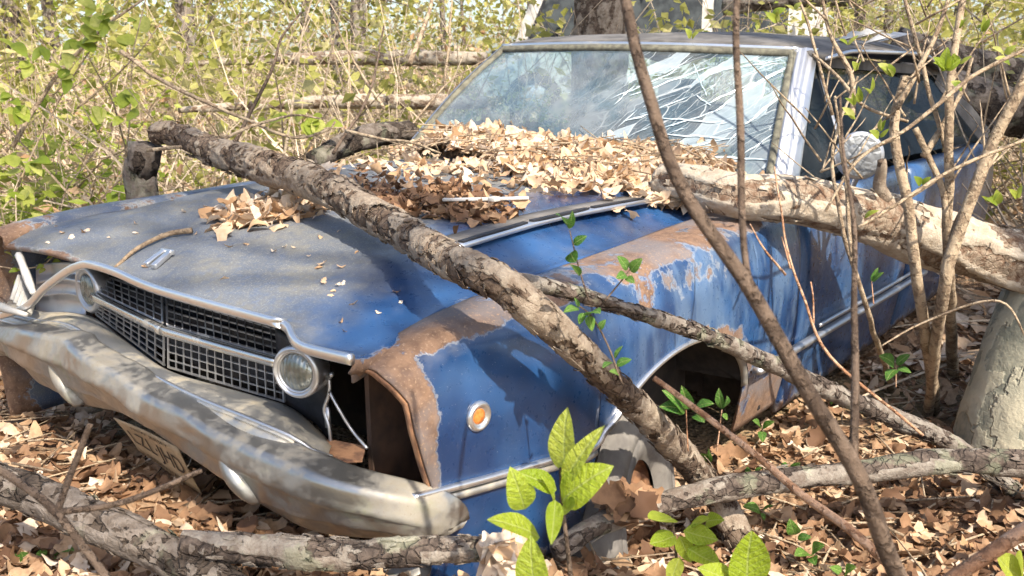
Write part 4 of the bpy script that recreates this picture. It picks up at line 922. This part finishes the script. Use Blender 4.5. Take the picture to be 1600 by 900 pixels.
# body of the drift under the loose leaves
hr = [[V((x, y, hood_z(x, min(y, 1.5)) - .004 + heap(x, y) * .62 - .06 * smooth(.16, .06, y - float(np.interp(x, [-.85, -.4, 0, .25, .5, .74], [1.62, 1.50, 1.36, 1.16, 1.26, 1.36]))) - .06 * smooth(.5, .62, x) - .08 * smooth(-.6, -.76, x))) for x in np.linspace(-.80, .70, 60)] for y in np.linspace(1.1, 1.80, 26)]
n_ = NT('matted dead leaves'); M['mat_leaf'] = n_.set(color=n_.mix(n_.rng(n_.vor(38), .1, .6), (.10, .06, .035), (.27, .175, .10)), rough=.9, normal=n_.bump(n_.vor(38), .9, .02))
o = loft('matted_leaves', hr, M['mat_leaf'], bpy.data.objects['leaf_drift'], n=40); o["kind"] = "stuff"
sp = []
for _ in range(230):
    px = rnd.gauss(425, 42); py = 340 - .16 * (px - 425) + rnd.gauss(0, 9) - abs(rnd.gauss(0, 9)); p = onhood(px, py); sp.append(((p.x, p.y, p.z + .006 + .014 * rnd.random()), rnd.uniform(.45, .9), (0, 0, 1)))
leafheap('leaf_drift', sp, M['dead'], 'small pile of tan leaves on the hood in front of the log', 120)
sp = []
for _ in range(430):
    t = rnd.random(); px = 560 + 240 * t + rnd.gauss(0, 22); py = 300 + 62 * t + rnd.gauss(0, 15) - 18 * (t > .5); p = onhood(px, py)
    if p.x > .50: continue
    sp.append(((p.x, p.y, p.z + .008 + .022 * rnd.random()), rnd.uniform(.35, .65), (0, 0, 1)))
leafheap('leaf_drift', sp, M['dead_dark'], 'brown leaves caught on the hood behind the slanting log', 200)
sp = []
for _ in range(60):
    px = rnd.gauss(790, 18); py = rnd.gauss(875, 16); p = at(px, py, d=rnd.uniform(1.38, 1.5)); sp.append((tuple(p), rnd.uniform(.45, .8), (CAM - p).normalized() * .6 + V((rnd.uniform(-.5, .5), 0, .5))))
leafheap('leaf_clump', sp, M['dead'], 'curled dry leaf clump at the end of the bumper log', 60)
sp = []
for _ in range(26):
    px = rnd.gauss(975, 18); py = rnd.gauss(788, 12); p = at(px, py, d=rnd.uniform(1.8, 1.9)); sp.append((tuple(p), rnd.uniform(.6, .9), (CAM - p).normalized() + V((rnd.uniform(-.5, .5), 0, .3))))
leafheap('leaf_clump', sp, M['dead_dark'], 'reddish brown leaves pressed against the front tyre', 26)
sp = []
for _ in range(90):
    px = rnd.uniform(60, 760); py = rnd.uniform(310, 520); p = onhood(px, py)
    if p.y < .05 or p.x > .68: continue
    sp.append(((p.x, p.y, p.z + .002), rnd.uniform(.10, .26), (0, 0, 1)))
leafheap('leaf_crumbs', sp, M['dead'], 'tiny leaf crumbs scattered over the grey hood', 90)
tws = MB(); dr_ = bpy.data.objects['leaf_drift']
for _ in range(70):
    x = rnd.uniform(-.7, .6); y = rnd.uniform(1.3, 1.75); z = hood_z(x, min(y, 1.5)) + heap(x, y) + .03; a = rnd.uniform(0, 3.14); L = rnd.uniform(.05, .16); c = V((x, y, z)); d = V((math.cos(a), math.sin(a), rnd.gauss(0, .15)))
    tws.tube([c - d * L, c + V((0, 0, rnd.uniform(-.005, .012))), c + d * L], [.003, .0025, .0015], 5, t=rnd.random())
o = tws.build('drift_twigs', M['stem'], dr_, tint=True); o["kind"] = "stuff"
# ground litter
sp = []; tries = 0
while len(sp) < 12500 and tries < 60000:
    tries += 1
    px = rnd.uniform(-400, 2100); py = rnd.uniform(380, 1050); 
    p = at(px, py, z=.12)
    for _k in range(4): p = at(px, py, z=min(ground_z(p.x, p.y), .6))
    if (p - CAM).length > 9: continue
    x, y = p.x, p.y
    if -.85 < x < .84 and .30 < y < 4.8: continue
    sp.append(((x, y, ground_z(x, y) + .008 + .025 * rnd.random()), rnd.uniform(.3, .72) * (1 + .5 * (rnd.random() < .15)), (0, 0, 1)))
rnd.shuffle(sp); A_, B_l = sp[:len(sp) * 3 // 4], sp[len(sp) * 3 // 4:]
leafheap('leaf_litter', A_, M['dead_dark'], 'dark brown leaf litter carpeting the ground around the car', 300, 'litter')
leafheap('leaf_litter', B_l, M['dead'], 'paler dry leaves scattered over the brown litter', 300, 'litter')

tws = MB(); rg = random.Random(4)
for _ in range(420):
    px = rg.uniform(-60, 1660); py = rg.uniform(520, 960); q = at(px, py, z=.15)
    if -.85 < q.x < .84 and .30 < q.y < 4.8: continue
    z = ground_z(q.x, q.y) + .02; a = rg.uniform(0, 3.14); L = rg.uniform(.04, .2); d = V((math.cos(a), math.sin(a), rg.gauss(0, .12))); c = V((q.x, q.y, z))
    tws.tube([c - d * L, c + V((rg.uniform(-.01, .01), rg.uniform(-.01, .01), rg.uniform(0, .015))), c + d * L], [.0035, .003, .0015], 5, t=rg.random())
o = tws.build('ground_twigs', M['stem'], None, tint=True); o["kind"] = "stuff"; tag(o, 'fallen twigs scattered over the leaf litter', 'twigs')

# ---------------------------------------------------------------- background
def fastmesh(name, vs, fs, mat, parent=None, tint=None, kind=None):
    o = mesh(name, vs, fs, mat, parent, False, attrs={'tint': tint} if tint is not None else None)
    if kind: o["kind"] = kind
    return o
class Cloud:
    def __init__(s): s.v = []; s.f = []; s.t = []
    def leaf(s, c, L, W, rg, up=.5):
        d = V((rg.gauss(0, 1), rg.gauss(0, 1), rg.gauss(-.2, .6))).normalized(); n = V((rg.gauss(0, 1), rg.gauss(0, 1), rg.gauss(up * 2, .8))); X = d.cross(n)
        if X.length < 1e-3: return
        X.normalize(); Z = X.cross(d); o = len(s.v); c = V(c)
        s.v += [tuple(c), tuple(c + d * L * .45 + X * W * .5 + Z * W * .12), tuple(c + d * L), tuple(c + d * L * .45 - X * W * .5 + Z * W * .12)]
        s.f += [(o, o + 1, o + 2), (o, o + 2, o + 3)]; s.t += [rg.random()] * 4
class Twigs:
    def __init__(s): s.v = []; s.f = []; s.t = []
    def add(s, pts, r0, r1, t):
        n = len(pts)
        for i, p in enumerate(pts):
            T = (V(pts[min(i + 1, n - 1)]) - V(pts[max(i - 1, 0)])).normalized(); A = T.orthogonal().normalized(); B = T.cross(A); r = r0 + (r1 - r0) * i / (n - 1)
            for k in range(3):
                a = 2.094 * k; s.v.append(tuple(V(p) + (A * math.cos(a) + B * math.sin(a)) * r))
            s.t += [t] * 3
        o = len(s.v) - 3 * n; s.f += gridfaces(n, 3, o, True)
def arc(p, d, L, rg, sag=.5, n=6):
    pts = [V(p)]; d = V(d).normalized()
    for i in range(n - 1):
        d = (d + V((rg.gauss(0, .13), rg.gauss(0, .13), rg.gauss(-sag * .12, .08)))).normalized(); pts.append(pts[-1] + d * (L / (n - 1)))
    return pts
def gpos(px, dist):
    """ground point under pixel column px at horizontal distance dist"""
    v = ray(px, 112); v.z = 0; v.normalize(); p = V((CAM.x, CAM.y, 0)) + v * dist; p.z = ground_z(p.x, p.y); return p
def incar(p, m=.1): return -.95 - m < p.x < .98 + m and -.1 - m < p.y < 5.0 + m
def bush(name, px, dist, h, spread, nst, nlf, label, lm='olive', size=.05, cat='bush', seed=0, sag=.5, group=None, tm='twig', r=.006):
    rg = random.Random(seed + 77); base = gpos(px, dist); root = empty(name, base, label, cat, group); tw = Twigs(); cl = Cloud()
    for _ in range(nst):
        b = base + V((rg.gauss(0, spread * .35), rg.gauss(0, spread * .35), -.03)); d = V((rg.gauss(0, .45), rg.gauss(0, .45), 1)); P = arc(b, d, h * rg.uniform(.7, 1.4), rg, sag); tw.add(P, r * rg.uniform(.6, 1.2), .0015, rg.random())
        for q in range(4):
            i = rg.randrange(1, 5); P2 = arc(P[i], V((rg.gauss(0, 1), rg.gauss(0, 1), rg.gauss(.4, .5))), h * rg.uniform(.2, .5), rg, sag, 5); tw.add(P2, r * .5, .001, rg.random())
            for _k in range(max(1, nlf // (nst * 4))):
                c = P2[rg.randrange(1, 5)] + V((rg.gauss(0, .03), rg.gauss(0, .03), rg.gauss(0, .03))); cl.leaf(c, size * rg.uniform(.6, 1.3), size * .5 * rg.uniform(.7, 1.2), rg)
    fastmesh('stem', tw.v, tw.f, M[tm], root, tw.t)
    if cl.v: fastmesh('foliage', cl.v, cl.f, M[lm], root, cl.t)
    return root
bl = [(-20, 4.2, .75, .5, 14, 420, 'yellow green bramble at the left edge beside the far fender', 'yellow', .06), (60, 5.0, .9, .6, 16, 420, 'yellow leaved bush left of the stump', 'yellow', .06), (140, 6.2, 1.1, .7, 18, 420, 'leafy bush above the far headlight corner', 'yellow', .055),
      (215, 4.6, .45, .4, 12, 240, 'low yellow green plant at the foot of the dark stump', 'yellow', .06), (300, 5.6, .8, .6, 16, 160, 'sparse twiggy bush behind the elbow of the hood log', 'olive', .045), (390, 5.2, .55, .5, 14, 260, 'green bush behind the middle of the hood log', 'yellow', .055),
      (470, 5.4, .5, .5, 12, 260, 'bright low bush left of the leaf drift', 'yellow', .06), (560, 5.6, 1.0, .6, 22, 120, 'tangle of pale bare canes left of the windscreen', 'olive', .04), (640, 6.4, 1.3, .6, 18, 260, 'twiggy green bush touching the windscreen edge', 'olive', .05),
      (700, 7.5, 1.6, .7, 18, 500, 'dense green bush behind the roof corner', 'olive', .055), (1120, 8.0, 1.9, .8, 16, 300, 'green leaved bush behind the middle of the roof', 'yellow', .05), (1230, 8.5, 2.1, .9, 16, 420, 'yellow green bush behind the near end of the roof', 'olive', .05),
      (1400, 8.0, 1.9, .9, 16, 380, 'loose green bush behind the shrub tops', 'olive', .05), (1560, 7.5, 1.8, .9, 16, 420, 'grassy green bush at the upper right corner', 'olive', .05), (30, 8.5, 1.9, 1.0, 20, 700, 'tall pale green bush in the upper left corner', 'yellow', .05), (330, 8.5, 1.7, .9, 22, 220, 'tall thin brush right of the upper left bush', 'olive', .045), (480, 9.5, 2.0, 1.0, 22, 520, 'tall bush at the top left of centre', 'olive', .05)]
for k, b in enumerate(bl): bush('bush', b[0], b[1], b[2], b[3], int(b[4] * 1.5), b[5] * 3, b[6], b[7], b[8] * 1.25, r=.008, seed=k, group='bushes behind the car')
# the thicket: twigs, canes and leaves nobody could count
rg = random.Random(99); tw = Twigs(); cl = Cloud(); cl2 = Cloud(); dv = []
for _ in range(6500):
    px = rg.uniform(-250, 1850); dist = 4.0 + 13 * rg.random() ** 1.2; p = gpos(px, dist)
    if incar(p, .25): continue
    tw.add(arc(p, V((rg.gauss(0, .9), rg.gauss(0, .9), rg.uniform(.1, 1))), rg.uniform(.5, 1.5) * (1 + dist / 14), rg, rg.uniform(.2, 1.2), 6), rg.choice((.003, .004, .006, .008, .012)), .002, rg.random())
fastmesh('thicket_twigs', tw.v, tw.f, M['twig'], None, tw.t, 'stuff'); tag(bpy.data.objects['thicket_twigs'], 'tangle of dead canes and twigs filling the wood behind the car', 'undergrowth')
for _ in range(80000):
    px = rg.uniform(-250, 1850); dist = 4.5 + 22 * rg.random() ** 1.0; p = gpos(px, dist)
    if 380 < px < 720 and rg.random() < .35: continue
    if incar(p, .35): continue
    hmax = .35 + .16 * dist; z = hmax * rg.random() ** 1.25
    den = mn.noise((p.x * 1.1, p.y * 1.1, z * 1.3)) + .5 * mn.noise((p.x * .35, p.y * .35, 3))
    if den < rg.uniform(.02, .4): continue
    cl.leaf(p + V((0, 0, z)), rg.uniform(.05, .095) * (1 + dist / 13), rg.uniform(.03, .055) * (1 + dist / 13), rg)
dl3 = Cloud()
for _ in range(9000):
    px = rg.uniform(-250, 1850); dist = 4.2 + 16 * rg.random() ** 1.3; p = gpos(px, dist)
    if incar(p, .3): continue
    dl3.leaf(p + V((0, 0, (.2 + .09 * dist) * rg.random() ** 1.5)), rg.uniform(.05, .09) * (1 + dist / 16), rg.uniform(.03, .05) * (1 + dist / 16), rg)
fastmesh('hanging_dead_leaves', dl3.v, dl3.f, M['dead'], None, dl3.t, 'stuff'); tag(bpy.data.objects['hanging_dead_leaves'], 'dead tan leaves caught in the brush behind the car', 'leaves')
fastmesh('thicket_leaves', cl.v, cl.f, M['olive'], None, cl.t, 'stuff'); tag(bpy.data.objects['thicket_leaves'], 'mass of yellow green leaves in the wood behind the car', 'undergrowth')
for _ in range(22000):
    px = rg.uniform(-250, 1850); dist = 3.6 + 20 * rg.random() ** 1.4; p = gpos(px, dist)
    if incar(p, .05): continue
    cl2.leaf(p + V((0, 0, .01 + .04 * rg.random())), rg.uniform(.06, .11) * (1 + dist / 20), rg.uniform(.04, .07) * (1 + dist / 20), rg, 1.5)
fastmesh('forest_litter', cl2.v, cl2.f, M['dead'], None, cl2.t, 'stuff'); tag(bpy.data.objects['forest_litter'], 'dead leaves covering the forest floor behind the car', 'leaves')
# fallen logs behind
def blog(a, b, r, mat, label, seed):
    return log('fallen_log', [a, (a + b) / 2 + V((0, 0, .03)), b], r, mat, label, seg=24, step=.03, seed=seed, flakes=30)
def gl(px, py, d): return at(px, py, d=d)
blog(gl(290, 100, 7.6), gl(760, 92, 7.0), [.02, .06, .045], M['bark_pale'], 'brown fallen log crossing behind the bare canes, upper of two', 31)
blog(gl(280, 172, 6.2), gl(760, 160, 5.8), [.02, .05, .04], M['bark_pale'], 'fallen log behind the bare canes, lower of two', 32)
blog(gl(1395, 75, 5.6), gl(2000, 260, 5.2), [.12, .13, .14], M['bark_dark'], 'dark reddish log behind the shrub, topmost at the right', 33)
blog(gl(1400, 125, 5.4), gl(2050, 330, 5.0), [.13, .14, .15], M['bark_dark'], 'dark log lying over the rear of the car behind the shrub', 34)
blog(gl(1130, 12, 7.5), gl(1330, -6, 7.2), [.07, .075, .08], M['bark_grey'], 'leaning grey branch high behind the roof', 35)
blog(gl(490, 250, 3.5), gl(640, 205, 4.0), [.04, .05, .045], M['bark_dark'], 'thin dark branch behind the leaf drift', 36)
vine = [([(540, 205, 3.0), (600, 218, 2.9), (640, 222, 2.85), (690, 240, 2.8)], .007), ([(190, 80, 3.2), (260, 130, 3.1), (380, 185, 3.0), (460, 215, 3.0), (520, 200, 3.1), (525, 190, 3.1)], .008), ([(230, 235, 2.85), (330, 222, 2.8), (400, 195, 2.9), (460, 180, 3.2), (500, 185, 3.3)], .007), ([(20, 230, 3.6), (80, 130, 3.6), (160, 45, 3.6), (235, -10, 3.6)], .010), ([(120, 170, 3.6), (210, 90, 3.6), (260, 20, 3.6)], .004), ([(365, 225, 3.5), (420, 120, 3.6), (440, 60, 3.7), (470, 20, 3.8)], .008), ([(600, 170, 3.9), (550, 90, 4.0), (520, 30, 4.0)], .007), ([(520, 240, 3.4), (575, 150, 3.6), (600, 40, 3.9)], .007), ([(640, 100, 4.6), (670, 20, 4.7), (680, -30, 4.8)], .014), ([(695, 140, 4.4), (702, 60, 4.4), (706, -20, 4.4)], .008), ([(640, 200, 4.0), (700, 130, 4.2), (760, 92, 4.4)], .005)]
vl = ['curved vine tip beside the leaf drift', 'long pale vine arching over the stump and log', 'grey vine looping in front of the hood log elbow', 'stout brown cane rising to the upper left', 'thin green cane crossing the brown one', 'dark leaning sapling behind the hood log', 'pale cane in the tangle left of the windscreen', 'dark curved cane left of the windscreen', 'thick pale pole leaning left of the roof', 'upright pale pole left of the windscreen', 'bent twig reaching to the windscreen corner']
for (pts, r_), lb in zip(vine, vl):
    stems('woody_vine' if 'vine' in lb else 'cane', [(tp(*pts), [r_] * (len(pts) - 1) + [r_ * .5])], M['stem'] if 'dark' not in lb else M['stem_dark'], lb, 'vine' if 'vine' in lb else 'cane')
# leaves on the brown cane upper left
ylr = empty('leafy_vine', at(60, 150, d=3.5), 'yellow green leafy vine climbing the stout brown cane', 'vine')
for (x, y) in [(150, 10), (155, 22), (165, 30), (140, 30), (128, 60), (120, 65), (145, 62), (175, 30), (215, 28), (190, 60), (45, 97), (25, 70), (70, 75), (110, 85), (100, 110), (110, 120), (15, 145), (30, 165), (35, 170), (20, 150), (215, 145), (205, 145), (195, 150), (195, 185), (150, 165), (45, 250), (60, 255), (15, 245), (25, 300), (10, 270), (30, 310), (190, 290), (210, 290), (180, 300), (455, 185), (470, 190), (490, 185), (505, 190), (420, 190)]:
    for q in range(2):
        a = rnd.uniform(-.6, 3.6); L = rnd.uniform(15, 32); leafobj(at(x + rnd.uniform(-6, 6), y + rnd.uniform(-5, 5), d=3.5), at(x + L * math.cos(a), y + L * math.sin(a), d=3.45), rnd.choice((0, 1, 3)), M['yellow'], ylr)
m_ = MB(); m_.tube(tp((20, 310, 3.5), (60, 220, 3.52), (120, 110, 3.52), (200, 0, 3.55)), [.004, .002], 6, n=20, t=.5); m_.build('stem', M['stem'], ylr, tint=True)
spr = empty('low_sprig', at(30, 470, d=2.55), 'small yellow green sprig before the far lamp corner', 'sprig')
for (a, b, c, d_) in ((20, 400, 8, 392), (20, 402, 30, 396), (30, 420, 14, 424), (40, 428, 30, 420), (42, 432, 20, 442), (70, 418, 62, 426), (80, 410, 92, 408), (70, 405, 82, 398), (55, 420, 66, 414)): leafobj(at(a, b, d=2.5), at(c, d_, d=2.48), 1, M['yellow'], spr)
m_ = MB(); m_.tube(tp((-10, 415, 2.5), (30, 420, 2.5), (70, 412, 2.5), (98, 380, 2.5)), .0022, 6, n=14, t=.5); m_.build('stem', M['stem'], spr, tint=True)
gpl = [(20, 860, 1.9, 'broad green leaves in the lower left corner'), (70, 885, 1.75, 'green leaf cluster right of the lower left corner'), (135, 770, 2.2, 'green seedlings under the licence plate'), (45, 740, 2.3, 'single green leaf left of the licence plate')]
for x, y, d, lb in gpl:
    r0 = empty('ground_plant', at(x, y, d=d), lb, 'plant')
    for q in range(9 if 'single' not in lb else 3):
        bx_ = x + rnd.gauss(0, 20); by_ = y + rnd.gauss(0, 9); a = rnd.uniform(0, 6.28); L = rnd.uniform(22, 40); leafobj(at(bx_, by_, d=d), at(bx_ + L * math.cos(a), by_ + .5 * L * math.sin(a) - 4, d=d - .02), rnd.choice((1, 3)), M['green2'], r0)
# tree behind the roof, pale van beyond it
def tree(name, base, h, r, label, mat, seed, nb=14, lean=V((0, 0, 0)), leaves=0, first=.35, bias=None):
    rg = random.Random(seed); root = empty(name, base, label, 'tree'); top = base + V((0, 0, h)) + lean
    pts = [base + V((0, 0, -.2)), lerp(base, top, .3) + V((rg.gauss(0, .05), rg.gauss(0, .05), 0)), lerp(base, top, .65) + V((rg.gauss(0, .1), rg.gauss(0, .1), 0)), top]
    t_ = log('trunk', pts, [r * 1.15, r, r * .7, r * .15], mat, None, seg=30, step=.06, seed=seed, parent=root, rough=.06, plate=.10, stretch=.5)
    tw = Twigs(); cl = Cloud()
    for k in range(nb):
        t = rg.uniform(first, .95); b = lerp(base, top, t); a = rg.uniform(0, 6.28) if bias is None else bias + rg.uniform(-1.1, 1.1); d = V((math.cos(a), math.sin(a), rg.uniform(.2, .8))); L = h * rg.uniform(.2, .38) * (1.15 - t * .6); P = arc(b, d, L, rg, 0, 8); tw.add(P, r * .35 * (1.1 - t), .008, .5)
        for q in range(7):
            i = rg.randrange(2, 8); P2 = arc(P[i], V((rg.gauss(0, 1), rg.gauss(0, 1), rg.gauss(.3, .6))), L * rg.uniform(.25, .5), rg, 0, 6); tw.add(P2, .012, .004, .4)
            for q2 in range(4):
                P3 = arc(P2[rg.randrange(1, 6)], V((rg.gauss(0, 1), rg.gauss(0, 1), rg.gauss(.2, .7))), L * rg.uniform(.12, .25), rg, 0, 5); tw.add(P3, .005, .002, .4)
                for _ in range(leaves): cl.leaf(P3[rg.randrange(1, 5)] + V((rg.gauss(0, .06), rg.gauss(0, .06), rg.gauss(0, .06))), rg.uniform(.05, .09), rg.uniform(.03, .05), rg)
    fastmesh('branches', tw.v, tw.f, M['bark_grey'], root, tw.t, 'stuff')
    if cl.v: fastmesh('crown', cl.v, cl.f, M['yellow'], root, cl.t)
    return root
tb = gpos(941, 6.4); tree('tree', tb, 8, .185, 'furrowed grey brown tree trunk standing behind the roof', M['bark_warm'], 41, leaves=2)
for k, (px, d, r, lb) in enumerate(((300, 13, .11, 'slim tree far off behind the upper left bushes'), (560, 15, .13, 'slim tree far off left of the roof'), (1340, 14, .13, 'slim tree far off behind the shrub'), (40, 17, .15, 'far tree at the left edge'))):
    tree('tree', gpos(px, d), 7, r, lb, M['bark_grey'], 50 + k, nb=10, leaves=2)
# slender trees far back and the wood beyond them
def far_tree(px, dist, h, r, seed):
    rg = random.Random(seed); b = gpos(px, dist); root = empty('slender_tree', b, 'slender grey tree far back in the wood', 'tree', 'slender trees far back in the wood')
    m_ = MB(); top = b + V((rg.gauss(0, .5), rg.gauss(0, .5), h)); P = [b + V((0, 0, -.2)), lerp(b, top, .35) + V((rg.gauss(0, .1), rg.gauss(0, .1), 0)), lerp(b, top, .7) + V((rg.gauss(0, .15), rg.gauss(0, .15), 0)), top]
    m_.tube(P, [r, r * .85, r * .6, r * .2], 10, n=24, t=.5); m_.build('trunk', M['bark_grey'], root, tint=True)
    tw = Twigs(); cl = Cloud()
    for _ in range(22):
        q = lerp(b, top, rg.uniform(.08, .9)); P2 = arc(q, V((rg.gauss(0, 1), rg.gauss(0, 1), rg.uniform(0, .8))), rg.uniform(.8, 2.2), rg, .2, 6); tw.add(P2, .02, .004, rg.random())
        for _k in range(3):
            P3 = arc(P2[rg.randrange(1, 6)], V((rg.gauss(0, 1), rg.gauss(0, 1), rg.gauss(.2, .6))), rg.uniform(.3, .9), rg, .3, 5); tw.add(P3, .008, .003, rg.random())
            for _l in range(9): cl.leaf(P3[rg.randrange(1, 5)] + V((rg.gauss(0, .12), rg.gauss(0, .12), rg.gauss(0, .12))), rg.uniform(.08, .16), rg.uniform(.05, .09), rg)
    fastmesh('branches', tw.v, tw.f, M['bark_grey'], root, tw.t, 'stuff'); fastmesh('crown', cl.v, cl.f, M['yellow'] if seed % 2 else M['olive'], root, cl.t)
for k in range(26):
    far_tree(-200 + 2000 * (k + rnd.uniform(-.4, .4)) / 25, rnd.uniform(10, 30), rnd.uniform(5, 9), rnd.uniform(.05, .14), 200 + k)
cl4 = Cloud(); rg = random.Random(12)
for _ in range(44000):
    px = rg.uniform(-500, 2100); dist = rg.uniform(22, 48); p = gpos(px, dist); z = rg.random() * 6.5
    if mn.noise((p.x * .35, p.y * .35, z * .5)) < rg.uniform(-.25, .15): continue
    cl4.leaf(p + V((0, 0, z)), rg.uniform(.2, .42), rg.uniform(.12, .26), rg)
fastmesh('far_woodland', cl4.v, cl4.f, M['olive'], None, cl4.t, 'stuff'); tag(bpy.data.objects['far_woodland'], 'mass of pale foliage closing the view at the top edge', 'woodland')
# van
vc = gpos(960, 10.2); van = empty('pale_van', V((vc.x, vc.y, vc.z)), 'pale dusty van behind the tree trunk and roof', 'van')
fx = RT.copy(); fx.z = 0; fx.normalize(); fy = V((-fx.y, fx.x, 0)); o_ = V((vc.x, vc.y, 0))
def vp(a, b, z): return o_ + fx * a + fy * b + V((0, 0, z + vc.z + .05))
sec = [(-1.55, .75), (-1.52, 1.05), (-1.22, 1.12), (-.85, 1.95), (-.6, 2.12), (2.0, 2.15), (2.3, 2.0), (2.35, .75)]
vb = [[vp(a * 1., b, z - (0 if abs(b) < .8 else .03)) for a, z in sec] for b in (-.0, .06, .8, 1.6, 1.66)]
loft('van_body', vb, M['white'], van, n=60)
mesh('van_side', [vp(a, 0.0, z) for a, z in cr(sec, 60)], [tuple(range(60))], M['white'], van, False)
for (a0, a1, a2, a3) in ((-.95, -.05, -.72, -.05), (.05, .95, .05, .95), (1.08, 1.9, 1.08, 1.9)):
    w_ = mesh('van_window', [vp(a0, -.012, 1.38), vp(a1, -.012, 1.38), vp(a3, -.012, 1.92), vp(a2, -.012, 1.92)], [(0, 1, 2, 3)], M['interior'], van, False, thick=.01)
    fr_ = MB(); C4 = [vp(a0, -.02, 1.38), vp(a1, -.02, 1.38), vp(a3, -.02, 1.92), vp(a2, -.02, 1.92)]
    for i in range(4): fr_.bar(C4[i], C4[(i + 1) % 4], .015, .015)
    fr_.build('window_seal', M['black'], w_, False)
for a in (-.9, 1.7):
    t_ = lathe('wheel', [(.2, .06), (.3, .08), (.33, .04), (.33, -.06), (.3, -.1)], vp(a, .02, .68), -fy, M['black'], van, seg=30); lathe('hubcap', [(.19, .06), (.12, .075), (.0001, .08)], vp(a, .02, .68), -fy, M['alu'], t_, seg=24)
# trees standing off to the right, whose bare branches dapple the car
def off(a, b): v = V((RT.x, RT.y, 0)).normalized() * a - V((FW.x, FW.y, 0)).normalized() * b; p = V((CAM.x, CAM.y, 0)) + v; return V((p.x, p.y, ground_z(p.x, p.y)))

def shade_tree(P, t, h, r, label, seed, **k):
    b = V(P) + V((SUN.x, SUN.y, 0)) * t; b.z = ground_z(b.x, b.y); return tree('tree', b, h, r, label, M['bark_grey'], seed, **k)
shade_tree((.88, .36, .6), 7.0, 10, .13, 'tall tree outside the picture, whose trunk shades the front fender', 71, nb=18, leaves=3, first=.55, bias=-1.9)
shade_tree((.95, 2.35, .6), 8.5, 14, .28, 'tree outside the picture, shading the door', 72, nb=16, leaves=6, first=.4, bias=1.6)
shade_tree((.95, 3.35, .75), 8.5, 14, .46, 'leafy tree outside the picture, shading the rear of the car', 73, nb=24, leaves=9, first=.35, bias=1.3)
